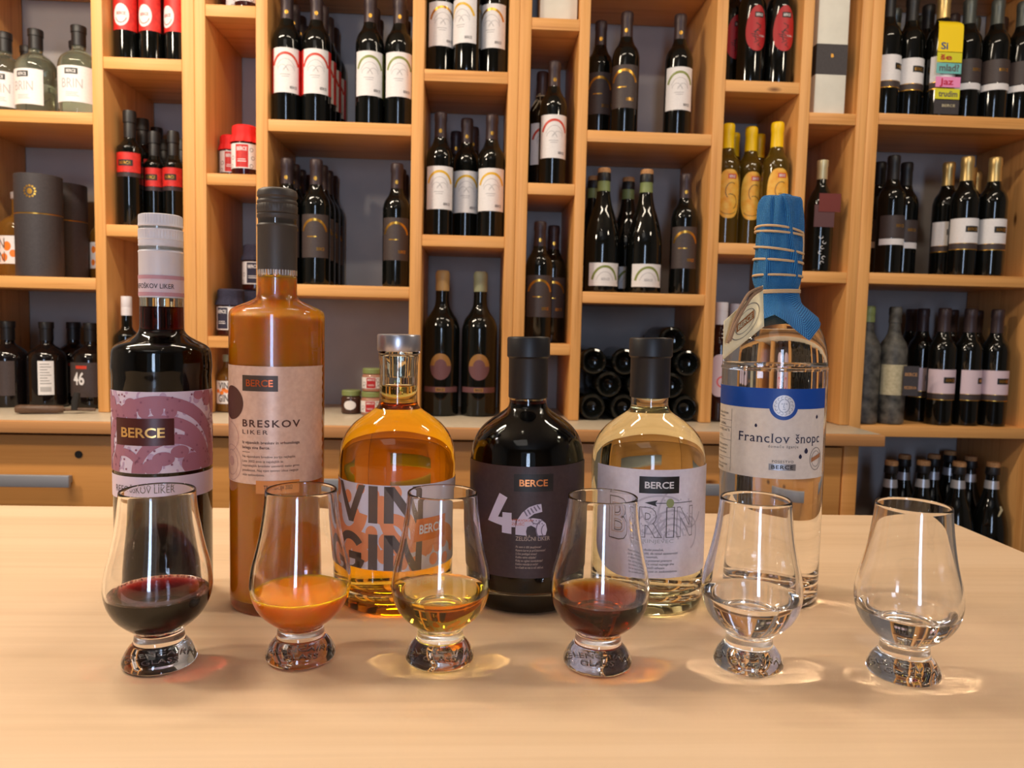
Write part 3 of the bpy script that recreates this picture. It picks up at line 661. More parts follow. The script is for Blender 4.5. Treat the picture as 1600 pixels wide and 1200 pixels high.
# wide bay at the right
z = 1.680; g = 'bottles on the top shelf at the right'
for kind, px, Y, lab, rz in (('wr_black', 1381, 1.975, 'white label bottle with black plate cut by the upright, top right shelf', 10), ('wr_black', 1419, 1.985, 'white label bottle with black plate and dark capsule, top right shelf', -14), ('two', 1394, 2.07, 'pale and grey capsuled bottle behind the first two, top right shelf', 0),
                             ('wr_gold', 1455, 2.005, 'white label bottle half covered by the yellow paper strip, top right shelf', 0), ('two', 1438, 2.09, 'pale and grey capsuled bottle behind, left of the yellow strip', 0),
                             ('wr_gold', 1466, 1.962, 'gold capsuled bottle hung with a long yellow paper strip', 0), ('db', 1511, 1.99, 'charcoal label white band bottle, nearest the yellow strip, top right shelf', -6), ('plain', 1486, 2.085, 'dark capsuled bottle standing behind the yellow strip bottle', 0),
                             ('two', 1526, 2.10, 'pale and grey capsuled bottle behind the first charcoal label', 0), ('db', 1552, 1.985, 'charcoal label white band bottle, middle of three, top right shelf', -14), ('plain', 1568, 2.095, 'dark capsuled bottle behind the middle charcoal label', 0), ('db', 1592, 1.99, 'charcoal label white band bottle cut by the photo edge', -4)):
    if kind == 'wr_gold' and px == 1455: kind = 'wr_black'; lab = lab
    I(kind, X(px, 110, Y), Y, z, lab, g, D(rz))
z = 1.282; g = 'bottles on the middle shelf at the right'
for kind, px, Y, lab, rz in (('db_dark', 1371, 2.08, 'charcoal label bottle cut by the upright, middle right shelf', 0), ('db_dark', 1391, 2.0, 'charcoal label white band bottle in front, middle right shelf', -4), ('db_dark', 1411, 2.075, 'charcoal label bottle behind on the inner side, middle right shelf', -10),
                             ('wr_gold', 1479, 2.05, 'gold capped white label bottle, left and set back of three, middle right shelf', -24), ('wr_gold', 1505, 1.985, 'gold capped white label bottle, middle of three, middle right shelf', -24), ('wr_gold', 1549, 1.98, 'gold capped white label bottle, third of three, middle right shelf', -22), ('wr_gold', 1521, 2.125, 'gold capped bottle right at the back, middle right shelf', 0), ('wr_gold', 1541, 2.14, 'gold capped bottle just showing behind the third white label one', 0)):
    I(kind, X(px, 350, Y), Y, z, lab, g, D(rz))
z = .888; g = 'pink labelled bottles on the right worktop level'
for kind, px, Y, lab, rz in (('pr', 1438, 2.06, 'pink label bottle behind the hanging black tag', -8), ('pr', 1474, 1.985, 'pink label bottle with black plate, first of three full ones', -20), ('pr', 1512, 1.985, 'pink label bottle with black plate, middle of three full ones', 14), ('pr', 1551, 1.982, 'pink label bottle with black plate, last of three near the side panel', -20),
                             ('plain', 1420, 2.14, 'dark bottle behind the dusty pair', 0), ('plain', 1493, 2.11, 'dark bottle behind between first and middle pink labels', 0), ('plain', 1530, 2.11, 'dark bottle behind between middle and last pink labels', 0)):
    I(kind, X(px, 570, Y), Y, z, lab, g, D(rz))
z = .470; g = 'silver banded sparkling bottles on the low right shelf'
for px, Y, lab in ((1396, 1.985, 'silver banded sparkling bottle, first of the front row, low right shelf'), (1411, 2.09, 'silver banded sparkling bottle behind the first, low right shelf'), (1447, 1.99, 'silver banded sparkling bottle, second of the front row, low right shelf'), (1462, 2.10, 'silver banded sparkling bottle behind the second, low right shelf'),
                   (1486, 2.165, 'silver banded sparkling bottle at the very back, low right shelf'), (1495, 1.985, 'silver banded sparkling bottle, third of the front row, low right shelf'), (1514, 2.075, 'silver banded sparkling bottle behind the third, low right shelf'), (1543, 1.99, 'silver banded sparkling bottle with a scrap of raffia, nearest the side panel')):
    I('sp_silver', X(px, 760, Y), Y, z, lab, g, name='sparkling_bottle')

# let the bottles stand free of one another and of the uprights
BAYS = [(-1.245, -.923), (-.897, -.713), (-.657, -.538), (-.510, -.164), (-.135, .070), (.124, .242), (.268, .581), (.609, .798), (.825, .946), (1.003, 1.455)]
RAD = {'rc': .0303, 'br': .0478, 'b46': .0478, 'b46_back': .0478, 'vg': .0478, 'sp': .0465, 'sp_silver': .0465, 'mg_tan': .0468, 'mg_sage': .0468, 'l1': .0308, 'l2': .0258, 'wl': .0286}
CELL = {}
def settle(cells, fixed=()):
    for (zz, bay), L_ in cells.items():
        a, b = BAYS[bay]
        for it in range(250):
            for i, p in enumerate(L_):
                for q in L_[i+1:]:
                    dx, dy = q[0]-p[0], q[1]-p[1]; d = math.hypot(dx, dy) or 1e-4; need = p[2]+q[2]+.0012
                    if d < need:
                        wp, wq = (.15 if p[3] else .5), (.15 if q[3] else .5); m_ = (need-d)/d/(wp+wq)
                        p[0] -= dx*m_*wp; p[1] -= dy*m_*wp; q[0] += dx*m_*wq; q[1] += dy*m_*wq
            for p in L_:
                p[0] = min(max(p[0], a+p[2]+.0008), b-p[2]-.0008); p[1] = min(max(p[1], YS+p[2]+.003), YB-p[2]-.002)
def bay_of(x): return min(range(len(BAYS)), key=lambda i: 0 if BAYS[i][0] <= x <= BAYS[i][1] else min(abs(x-BAYS[i][0]), abs(x-BAYS[i][1])))
POS = []
for a, k in ITEMS:
    p = [a[1], a[2], RAD.get(a[0], .0353), a[2] < 2.0]; POS.append(p)
    CELL.setdefault((round(a[3], 3), bay_of(a[1])), []).append(p)
# canisters on the far left shelf keep their own room
CAN = [[-1.085, 1.983, .0534, True], [-1.085, 2.1055, .0534, True]]
CELL[(1.217, 0)] += CAN
DUS = [[1.0395, 1.985, .0353, True], [1.1118, 1.985, .0353, True]]
CELL[(.888, 9)] += DUS
settle(CELL)
PLACED = []
for (a, k), p in zip(ITEMS, POS):
    kind, x, y, z, lab, g = a[:6]; rz = a[6] if len(a) > 6 else 0
    PLACED.append(place(kind, p[0], p[1], z, lab, g, rz, **k))
def find(s): return next(o for o in PLACED if s in o['label'])

# ------------------------------------------------------------------ other goods on the shelves
for k, (lab, p) in enumerate((('large charcoal card canister with gold sun emblem and gold ring', CAN[0]), ('charcoal card canister standing behind the one with the sun emblem', CAN[1]))):
    H = .248; r = .0528
    t = thing('gift_canister', lab, 'canister', (p[0], p[1], 1.2176), D(17), 'gift canisters')
    MB().lathe([(0, 0), (r-.001, 0), (r, .001), (r, .150), (r-.0008, .1508)], 48).build('tube', M['canister'], t)
    MB().lathe([(r-.0006, .1508), (r-.0006, .1532)], 48).build('gold_ring', M['goldarc'], t)
    MB().lathe([(r-.0008, .1532), (r, .1540), (r, H-.0015), (r-.0015, H), (0, H)], 48).build('lid', M['canister'], t)
    if k == 0:
        rr = r*1000
        wrap('sun_disc', [disc(-8, 204, 6, 7, 20)], rr, .3, M['goldarc'], t)
        tag(wrap('sun_ray', [disc(-8+12*math.cos(q*PI/6), 204+13*math.sin(q*PI/6), 2.6, 2.6, 10) for q in range(12)], rr, .3, M['goldarc'], t), kind='stuff')
# cartons
def carton(lab, x, y, z, wx, wy, h, bands, rz=0):
    t = thing('gift_carton', lab, 'box', (x, y, z+.0006), rz)
    MB().box(-wx/2, wx/2, -wy/2, wy/2, 0, h, bev=.0008).build('carton', M['box'], t, angle=60)
    for nm, a, b, m in bands: MB().box(-wx/2-.0006, wx/2+.0006, -wy/2-.0006, wy/2+.0006, a, b).build(nm, m, t, smooth=False)
    return t
carton('plain white gift carton at the top of the narrow bay', .192, 2.0, 1.875, .092, .092, .36, [])
t = carton('tall white gift carton with a charcoal paper band', .8795, 1.975, 1.675, .078, .078, .36, [('paper_band', .096, .170, M['canister'])])
f = MB()
v_, f_ = glyphs('B', bold=.02)
MB().add([((x-.35)*.008, -.0402, .138+y*.008) for x, y in v_], f_).build('emblem', M['goldarc'], t, smooth=False)
v_, f_ = text('BERCE', -16, 16, 326, 12, bold=.02)
MB().add([(x/1000, -.0394, y/1000) for x, y in v_], f_).build('lettering', M['goldarc'], t, smooth=False)
# preserving jars
def jar(lab, x, y, z, r, h, lid, labm, fabric=False, group=None, glassm=None, lidm=None, rz=0, oval=False):
    t = thing('preserve_jar', lab, 'jar', (x, y, z+.0006), rz, group)
    MB().lathe([(0, .002), (r*.9, 0), (r*.98, .002), (r, .006), (r, h*.66), (r*.97, h*.70), (r*.86, h*.75), (r*.86, h*.80)], 32).build('glass_body', glassm or M['jam'], t)
    if fabric:
        MB().lathe([(r*1.03, h*.66), (r*1.10, h*.655), (r*1.02, h*.74), (r*.94, h*.80), (r*.97, h*.86), (r*.95, h*.97), (r*.8, h), (0, h)], 48, rf=lambda a, zz, k: .0016*math.sin(a*12)*(1 if zz < h*.8 else .3)).build('fabric_cover', lid, t)
    else:
        MB().lathe([(r*.92, h*.78), (r*.95, h*.785), (r*.95, h*.97), (r*.9, h), (0, h)], 40).build('screw_lid', lid, t)
    q = r*1000
    if oval: wrap('label', [disc(0, h*380, q*.62, h*200, 24)], q, .25, M['white'], t)
    else:
        wrap('label', [rect(-q*1.4, q*1.4, h*130, h*620)], q, .25, M['white'], t)
        wrap('label_panel', [rect(-q*.45, q*.5, h*150, h*600)], q, .42, labm, t)
        wrap('lettering', [rect(-q*.3, q*.35, h*260, h*275), rect(-q*.3, q*.3, h*300, h*312)], q, .6, M['white'], t, raw=[text('BERCE', -q*.34, q*.4, h*480, h*70, **G_BOLD)])
        tag(wrap('pattern_print', [p_ for k in range(5) for p_ in ring(q*(.75+.12*(k % 2))*(1 if k < 3 else -1), h*(180+k % 3*160), 5, 5, 1.2, 0, 360, 10)], q, .42, M['dgrey'], t), kind='stuff')
    return t
jar('red fabric topped preserve jar, smaller left one of the middle pair', -.6262, 2.012, 1.477, .0255, .108, M['redcloth'], M['red'], True, 'red topped preserve jars', rz=D(12))
jar('red fabric topped preserve jar, larger right one of the middle pair', -.5765, 1.968, 1.477, .0325, .122, M['redcloth'], M['red'], True, 'red topped preserve jars')
jar('preserve jar at the top edge with only its dark foot showing', -.6175, 2.022, 1.873, .032, .12, M['redcloth'], M['red'], True, 'red topped preserve jars', rz=D(60))
jar('preserve jar at the top edge showing its red label foot', -.5705, 1.962, 1.873, .0275, .11, M['redcloth'], M['red'], True, 'red topped preserve jars')
jb = jar('navy fabric topped jar, front left of the blue jars', -.6185, 1.985, 1.082, .0335, .118, M['navy'], M['navy'], True, 'navy topped preserve jars', rz=D(-25))
jar('navy fabric topped jar carrying another jar behind the orange bottle', -.5775, 2.062, 1.082, .0335, .118, M['navy'], M['navy'], True, 'navy topped preserve jars')
jar('navy fabric topped jar stacked on top of another', -.5775, 2.062, 1.082+.1186, .0335, .118, M['navy'], M['navy'], True, 'navy topped preserve jars')
jar('small squat jar with olive lid and white oval label on the worktop', X(549, 625, 2.0), 2.0, CZ, .0258, .060, M['greenband'], None, glassm=mat('pate_jar', C(70, 46, 38), .1), oval=True)
gl = mat('pale_jar', C(170, 120, 100), .12)
jar('small jar with red label under another on the worktop', X(580, 625, 1.975), 1.975, CZ, .0258, .060, M['greenband'], M['red2'], group='small red label jars', glassm=gl)
jar('small jar with red label stacked on another on the worktop', X(581, 625, 1.975), 1.975, CZ+.0612, .0250, .058, M['greenband'], M['red2'], group='small red label jars', glassm=gl)
# miniature gin
t = thing('miniature_bottle', 'miniature amber gin bottle between the dark red and orange bottles', 'bottle', (-.6300, 1.99, CZ+.0006), D(-6))
r = .0255
MB().lathe(mm([(0, 3), (20, 0), (25, 2), (25.5, 6)]) + spl(mm([(25.5, 84), (24.5, 94), (19, 104), (12, 112), (9.5, 120)]), 4) + mm([(9.5, 134), (0, 134)]), 32).build('glass_body', M['amberbg'], t)
MB().lathe(mm([(10, 128), (11, 129), (11, 146), (0, 147)]), 24).build('stopper', M['caps_greygreen'], t)
wrap('label', [rect(-36, 36, 22, 80)], 25.5, .2, M['white'], t)
tag(wrap('blob_print', [disc(u, v, 6, 5, 12) for u, v in ((-16, 54), (-4, 50), (8, 54), (18, 48), (2, 58))], 25.5, .35, M['orange'], t), kind='stuff')
wrap('lettering', None, 25.5, .5, M['dgrey'], t, raw=[text('VIN', -13, 13, 60, 16, **G_BOLD), text('GIN', -13, 13, 27, 18, **G_BOLD)])
# bottle with burgundy tags
t = thing('tagged_bottle', 'slim black bottle with burgundy paper tags and white writing', 'bottle', (X(1281, 340, 1.965), 1.965, 1.2816), 0)
MB().lathe(mm([(0, 6), (28, 0), (32, 2), (33, 8)]) + spl(mm([(33, 168), (32, 180), (25, 198), (16, 214), (12.5, 226)]), 4) + mm([(12, 262), (0, 262)]), 32).build('glass_body', M['wine'], t)
MB().lathe(mm([(12.6, 236), (13.4, 238), (13.2, 266), (14, 268), (14, 284), (0, 285)]), 28).build('capsule', M['caps_pale'], t)
MB().box(-.020, .036, -.0355, -.0345, .150, .196).build('upper_tag', mat('burgundy_card', C(112, 40, 34), .6), t, smooth=False)
MB().box(-.030, .022, -.0343, -.0335, .112, .168).build('lower_tag', mat('dull_burgundy_card', C(92, 56, 58), .6), t, smooth=False)
wrap('lettering', [p_ for k in range(6) for p_ in ring(-4+5*math.sin(k*2.1), 22+k*13, 5, 4.5, 1.3, 30*k, 30*k+240, 10)], 33, .3, M['white'], t)['kind'] = 'stuff'
# two dusty old bottles and the black hang tag
for k, (px, lab) in enumerate(((1366, 'dusty old bottle with grey label against the upright'), (1403, 'dusty old bottle with cream label and a black hang tag'))):
    Y = 1.985
    t = thing('dusty_bottle', lab, 'bottle', (DUS[k][0], DUS[k][1], .8886), D(-12), 'dusty old bottles')
    link('glass_body', lathe_mesh('dusty_bottle', bordeaux(), M['dust']), t)
    MB().lathe(capsule(z0=.268), 28).build('wax_cap', M['greenband'] if k == 0 else M['dust'], t)
    wrap('label', [rect(-40, 40, 78, 158)], R0, .3, M['dust'] if k == 0 else M['cream'], t)
    if k == 1:
        MB().box(.016, .054, -.0395, -.0385, .078, .156).build('hang_tag', M['canister'], t, smooth=False)
        v_, f_ = text('BERCE', 20, 50, 130, 8, **G_BOLD); v2, f2 = text('1999', 24, 46, 112, 7, **G_BOLD); v3, f3 = text('REZERVA', 20, 50, 96, 7, **G_BOLD)
        b = MB()
        for v_, f_ in ((v_, f_), (v3, f3)): b.add([(x/1000, -.0398, y/1000) for x, y in v_], f_)
        b.build('lettering', M['cork'], t, smooth=False)
# yellow paper strip on the gold capsuled bottle
b = find('hung with a long yellow paper strip'); b.rotation_euler.z = 0
def strip(name, m, z0, z1): return MB().box(-.032, .032, -.0386, -.038, z0, z1).build(name, m, b, smooth=False)
yel = mat('yellow_card', C(250, 214, 12), .6); lime = mat('lime_card', C(216, 210, 40), .6); teal = mat('teal_card', C(112, 186, 182), .6); rosy = mat('rose_card', C(238, 144, 192), .6)
c_ = MB(); prof_ = spl([(-.0383, .203), (-.0378, .216), (-.033, .227), (-.018, .236)], 4)
c_.add([(x*(1-.25*max(0, i-6)/6), y, z) for i, (y, z) in enumerate(prof_) for x in (-.032, .032)], [(2*i, 2*i+1, 2*i+3, 2*i+2) for i in range(len(prof_)-1)])
c_.build('collar', yel, b)
for nm, m, z0, z1, s_, ink, cap, u0, u1 in (('yellow_strip', yel, .1545, .2035, 'Si', mat('blue_ink', C(30, 70, 130), .6), 16, -24, -6), ('lime_strip', lime, .129, .153, 'še', M['red2'], 13, -24, 6), ('teal_strip', teal, .1015, .127, 'mlad?', M['dgrey'], 16, -25, 26), ('rose_strip', rosy, .068, .0935, 'Jaz', mat('crimson_ink', C(190, 20, 60), .6), 15, -22, 14), ('lime_strip', lime, .039, .0645, 'trudim', M['dgrey'], 14, -23, 26), ('black_strip', M['canister'], .002, .037, 'BERCE', M['cream'], 6, -12, 22)):
    o = strip(nm, m, z0, z1)
    v_, f_ = text(s_, u0, u1, z0*1000+(6 if cap > 6 else 18), cap, **G_BOLD)
    MB().add([(x/1000, -.0391, y/1000) for x, y in v_], f_).build('lettering', ink, o, smooth=False)
# raffia bow on the narrow bay bottle, raffia scrap
b = find('raffia round its neck'); rr_ = MB(); random.seed(5)
for k in range(14):
    a = random.uniform(0, 2*PI); l = random.uniform(.012, .027); zc = .228
    rr_.tube([(-.012+.2*l*math.cos(a), -.030, zc), (-.012+.7*l*math.cos(a), -.036, zc+.7*l*math.sin(a)), (-.012+l*math.cos(a)-.004, -.034, zc+l*math.sin(a)-.012)], .0009, 4)
rr_.tube([(.0165*math.sin(a), -.0165*math.cos(a), .246) for a in [2*PI*k/20 for k in range(20)]], .0016, 5, closed=True)
rr_.build('raffia_bow', M['raffia'], b)['kind'] = 'stuff'
b = find('scrap of raffia'); MB().tube([(-.004, -.0405, .178), (.002, -.0425, .196), (0, -.040, .205)], [.002, .0034, .002], 6).build('raffia_scrap', M['raffia'], b)
# bottles lying with their feet towards the room
ly_body = lathe_mesh('lying_bottle', [(0, .022), (.012, .019), (.020, .008), (.0245, .001), (.0275, 0), (.0318, .0025), (.0345, .009), (.0348, .02)] + spl([(.0348, .170), (.0342, .182), (.030, .198), (.021, .212), (.0155, .226), (.0142, .24)], 4) + [(.0140, .276), (0, .276)], M['wine'])
ly_cap = lathe_mesh('brown_capsule', capsule(.278, .0142, .222), M['caps_brown'], 24)
HX = .0402; LR = .0353; dz_ = math.sqrt((2*LR)**2-HX**2)
ly = [(.3042+2*HX*k, 0, n) for k, n in enumerate(('first', 'second', 'third', 'fourth'))] + [(.3042+HX*(2*k+1), 1, n) for k, n in enumerate(('first', 'second', 'third'))] + [(.3042+2*HX*k, 2, n) for k, n in enumerate(('first', 'second', 'third', 'fourth'))] + [(.3042+HX*5, 3, 'only')]
for x, row, n in ly:
    rn_ = ['bottom', 'second', 'third', 'topmost'][row]
    t = thing('lying_bottle', 'single dark bottle lying on top of the pyramid, foot to the front' if row == 3 else 'dark bottle lying foot first, %s in the %s row of the pyramid' % (n, rn_), 'bottle', (x, 1.934, CZ+LR+.0004+row*dz_), 0, 'bottles lying in a pyramid')
    t.rotation_euler = (-PI/2, 0, 0)
    link('glass_body', ly_body, t); link('capsule', ly_cap, t)
# old wooden tool on the worktop
t = thing('corkscrew', 'old brown wooden handled corkscrew lying on the left worktop', 'corkscrew', (-1.0, 1.90, CZ))
mw = Matrix.Translation(t.location).inverted()
p0, p1, p2 = at(24, 649, 1.865), at(90, 640, 1.90), at(116, 637, 1.915)
zt = CZ+.0115; xh0 = at(119, 625, 1.90).x
o = MB().tube([(p0.x, 1.868, zt), (p0.x+.012, 1.869, zt+.0004), (-1.0, 1.880, zt), (xh0-.026, 1.890, zt-.001)], [.0085, .0108, .0095, .0082], 10).build('handle', M['toolwood'], t); o.matrix_parent_inverse = mw
xh = at(119, 625, 1.90).x
o = MB().tube([(xh, 1.893, CZ+.0085), (xh, 1.897, CZ+.03), (xh+.002, 1.902, CZ+.050)], [.0082, .0095, .007], 10).build('metal_head', M['gap'], t); o.matrix_parent_inverse = mw
o = MB().tube([(xh-.028, 1.891, CZ+.0098), (xh, 1.893, CZ+.011), (xh+.045, 1.90, CZ+.010)], .0040, 8).build('spindle', M['toolwood'], t); o.matrix_parent_inverse = mw

# ------------------------------------------------------------------ the tasting row: liquids, bottles, glasses
def glass_mat(name, col=(1, 1, 1, 1), ior=1.5, rough=0.0):
    m = mat(name, col, rough, 0, IOR=ior, Transmission_Weight=1.0); return m
M['glass'] = glass_mat('clear_glass')
M['bottleglass'] = glass_mat('bottle_glass', (.86, .90, .83, 1))
def liquid_mats(name, sig):
    """clear liquid: wall against glass, free surface, absorption per metre for red, green, blue"""
    m = bpy.data.materials.new(name); m.use_nodes = True; nt = m.node_tree; nt.nodes.remove(nt.nodes['Principled BSDF'])
    g = nt.nodes.new('ShaderNodeBsdfGlass'); g.inputs['Roughness'].default_value = 0; g.inputs['Color'].default_value = (1, 1, 1, 1)
    at_ = N(m, 'ShaderNodeAttribute'); at_.attribute_name = 'free_surface'; mx = N(m, 'ShaderNodeMix'); mx.data_type = 'FLOAT'
    L(m, at_.outputs['Fac'], mx.inputs[0]); mx.inputs[2].default_value = 1.345/1.5; mx.inputs[3].default_value = 1.345; L(m, mx.outputs[0], g.inputs['IOR'])
    o = nt.nodes['Material Output']; nt.links.new(g.outputs[0], o.inputs['Surface'])
    if max(sig) > 0:
        d = max(sig); a = nt.nodes.new('ShaderNodeVolumeAbsorption'); a.inputs['Density'].default_value = d
        a.inputs['Color'].default_value = tuple(1-x/d for x in sig)+(1,); nt.links.new(a.outputs[0], o.inputs['Volume'])
    return [m]
def cloudy(name, col, rad):
    m = mat(name, col, .25); p = P(m); p.inputs['Subsurface Weight'].default_value = 1; p.inputs['Subsurface Radius'].default_value = rad; p.inputs['Subsurface Scale'].default_value = 1
    return [m]
LQ = {'ruby': liquid_mats('ruby_liqueur', (120, 420, 420)), 'peach': cloudy('peach_liqueur', C(250, 144, 0), (.010, .007, .001)),
      'amber': liquid_mats('amber_gin', (.8, 10, 62)), 'herb': liquid_mats('herb_liqueur', (46, 130, 500)), 'herbdark': liquid_mats('dark_herb_liqueur', (150, 300, 520)), 'juniper': liquid_mats('juniper_spirit', (.9, 1.6, 5.0)), 'clear': liquid_mats('clear_spirit', (0, 0, 0))}
def cut(prof, level):
    """inner profile below and above the liquid level"""
    lo, hi = [], []
    for (r0, z0), (r1, z1) in zip(prof, prof[1:]):
        lo.append((r0, z0)) if z0 <= level else hi.append((r0, z0))
        if z0 <= level < z1:
            q = (r0+(r1-r0)*(level-z0)/(z1-z0), level); lo.append(q); hi.append(q)
    hi.append(prof[-1]); return lo, hi
def vessel(t, outer, inner, level, lq, n, gmat, name='glass_body', liqlabel=None, closed_top=True):
    lo, hi = cut(inner, level)
    gl_ = MB().lathe(outer + hi[::-1], n).build(name, gmat, t, angle=50)
    r = lo[-1][0]
    b = MB().lathe(lo, n); nv = len(b.v); b.lathe([(r, level), (r-.0006, level-.0004), (r-.002, level-.0009), (r-.005, level-.001), (0, level-.001)], n)
    me = b.mesh('liquid', LQ[lq], True, 50); at_ = me.attributes.new('free_surface', 'FLOAT', 'POINT')
    at_.data.foreach_set('value', [0. if i < nv else 1. for i in range(len(me.vertices))]); o = link('liquid', me, t)
    if liqlabel: o['label'] = liqlabel
    return o
def facing(x, y): return math.atan2(-x, y)
def front_bottle(label, x, y, tilt=0.):
    t = thing('liquor_bottle', label, 'bottle', (x, y, TZ+.0005+abs(tilt)*.040), facing(x, y))
    t.rotation_euler = (0, tilt, facing(x, y)); return t
foil = {k: mat(k+'_lettering', c, .3, mt) for k, c, mt in (('copper', C(226, 150, 96), .8), ('gold', C(232, 190, 120), .8), ('rust', C(200, 92, 46), .5))}
def berce(t, u0, u1, v0, cap, r, m, off=.75, nm='lettering', plate=None, pm=None, poff=.5):
    if plate: wrap('name_plate', [rect(*plate)], r, poff, pm, t)
    return wrap(nm, None, r, off, m, t, raw=[text('BERCE', u0, u1, v0, cap, **G_BOLD)])
def para(lines, u0, v0, dv, size, charw=.52):
    """small print lines as text"""
    return [text(s, u0, u0+len(s)*size*charw, v0-k*dv, size) for k, s in enumerate(lines)]

# 1 dark red liqueur with white screw cap
t = front_bottle('tall bottle of near black liqueur with ribbed white cap and lilac swirl label', -.2518, .6322)
out = mm([(0, 9), (22, 6), (31, 1.5), (34, 0), (36, 1.2), (37, 5)]) + mm([(37.2, 12), (37.2, 182), (37.7, 186), (37.8, 190)]) + spl(mm([(37.4, 196), (36.6, 202), (33, 206.2), (25, 210.5), (19.5, 214), (17, 217.5), (16.4, 222)]), 5) + mm([(16.2, 240), (16.2, 300)])
inn = mm([(0, 14), (25, 12), (32, 9), (34, 14), (34.2, 20), (34.2, 188)]) + spl(mm([(34.2, 192), (33.4, 198), (30, 203), (22, 208), (16, 212), (13.6, 217), (13, 224)]), 5) + mm([(13, 240), (13, 299)])
vessel(t, out, inn, .2365, 'ruby', 72, M['bottleglass'])
kn = lambda z0, z1, a: (lambda q, z, k: a*(1 if k % 2 else -1)*.5 if z0 <= z <= z1 else 0)
def ribs(bands, amp):
    return lambda q, z, k: (amp if k % 4 < 2 else 0) if any(a <= z*1000 <= b for a, b in bands) else 0
o = MB().lathe(mm([(16.5, 243.5), (16.5, 278.5), (16.9, 279.4), (16.6, 280.2), (16.0, 281), (16.1, 283.5), (16.7, 284.6), (16.4, 286.2), (16.5, 288), (16.3, 288.6), (16.7, 289.2), (16.6, 290), (16.6, 295.6), (16.8, 296.6), (16.2, 297.2), (16.1, 299), (16.7, 299.8), (16.5, 301), (16.4, 302), (16.4, 307.2), (16.0, 308.4), (14.5, 309), (0, 309.2)]), 176, rf=ribs(((290, 295.6), (302, 307.2)), -.0004)).build('screw_cap', M['caps_white'], t, angle=40)
wrap('seal_label', [rect(-46, 34, 244.5, 261)], 16.6, .2, M['pink'], t)
pr = mat('mauve_print', C(170, 112, 130), .55); pr2 = mat('lilac_print', C(196, 166, 194), .55); lil = mat('pale_lilac_paper', C(226, 210, 226), .5)
sl = wrap('seal_band', [rect(-46, 34, 244.7, 247.6), rect(-46, 34, 258, 260.8)], 16.6, .35, mat('rose_print', C(204, 150, 160), .55), t); sl['kind'] = 'stuff'
wrap('lettering', None, 16.6, .4, M['ink'], t, raw=[text('REFOŠKOV LIKER', -24, 9.5, 250.6, 3.6)])
lb = wrap('label', [rect(-76, 74, 107.8, 171)], 37.2, .25, lil, t)
box_ = (-75, 73, 108, 170.8)
sw2 = []; random.seed(11)
for k in range(150):
    u, v = random.uniform(-74, 72), random.uniform(109, 170); a = random.uniform(1.2, 3.4)
    sw2 += [disc(u, v, a, a, 12)] if k % 3 else ring(u, v, a+2.2, a+2.2, 1.6, random.uniform(0, 360), random.uniform(200, 420), 12)
wrap('fine_print', clip(sw2, *box_), 37.2, .40, pr2, lb)['kind'] = 'stuff'
sw = []
for cu, ru, rv, wd in ((-4, 56, 61, 9.5), (-2, 43, 46, 8.5), (7, 31, 31, 7.5), (-31, 18, 20, 6)):
    sw += ring(cu, 107, ru, rv, wd, 0, 180, 40)
for k in range(5):
    a = math.radians(78+k*12); sw.append(disc(-4+46.5*math.cos(a), 107+50*math.sin(a), 4.4, 5.2, 16))
for k in range(4):
    a = math.radians(8+k*15); sw.append(disc(-2+35*math.cos(a), 107+38*math.sin(a), 3.6, 4.4, 16))
sw += [disc(u, v, a, b, 18) for u, v, a, b in ((-52, 164, 5, 8), (-44, 158, 5, 9), (-36, 152, 6, 9), (-24, 162, 5, 4), (28, 168, 5, 4), (38, 165, 6, 7), (50, 160, 7, 9), (-8, 113, 7, 6), (0, 119, 8, 5.5), (12, 124, 7, 5), (22, 114, 9, 8.5), (38, 113, 5, 5), (44, 122, 5, 6), (-50, 128, 6, 9), (-60, 140, 7, 9), (58, 134, 6, 9))]
tag(wrap('swirl_print', clip(sw, *box_), 37.2, .55, pr, lb), kind='stuff')
spk = [disc(random.uniform(-70, 70), random.uniform(110, 169), .9, .9, 8) for k in range(130)]
wrap('dot_print', clip(spk, *box_), 37.2, .68, mat('plum_dots', C(146, 88, 110), .55), lb)['kind'] = 'stuff'
berce(lb, -32.4, 1.2, 136.0, 7.1, 37.2, foil['gold'], 1.1, plate=(-38.6, 7.7, 129.5, 150.5), pm=mat('maroon_plate', C(74, 14, 20), .35), poff=.85)
ls = wrap('lower_label', [rect(-76, 74, 87, 105)], 37.2, .25, lil, t)
wrap('lettering', None, 37.2, .45, M['dgrey'], ls, raw=[text('REFOŠKOV LIKER', -41.5, 9, 92.4, 5.2)])

# 2 cloudy peach liqueur
t = front_bottle('tall straight bottle of cloudy orange peach liqueur with dark brown cap', -.1566, .6190)
out = mm([(0, 8), (20, 6), (31, 1.2), (33.5, 0), (35.6, 1.2), (36.5, 5)]) + mm([(36.6, 12), (36.6, 226)]) + spl(mm([(36.6, 230.5), (36.2, 233.4), (34.2, 236.4), (29, 239), (22, 242), (17.2, 244.6), (15.3, 247.4), (15, 251)]), 5) + mm([(15, 259), (15, 262), (14.6, 263), (14.6, 320)])
inn = mm([(0, 13), (25, 11), (32, 8.5), (34, 12), (34.2, 18), (34.2, 226)]) + spl(mm([(34.2, 229), (33.4, 231.6), (30, 234.4), (22, 238), (15, 241.5), (12.6, 246), (12.4, 251)]), 5) + mm([(12.4, 262), (12.4, 319)])
vessel(t, out, inn, .2615, 'peach', 72, M['glass'])
brc = mat('brown_cap_foil', C(74, 66, 60), .5, .25)
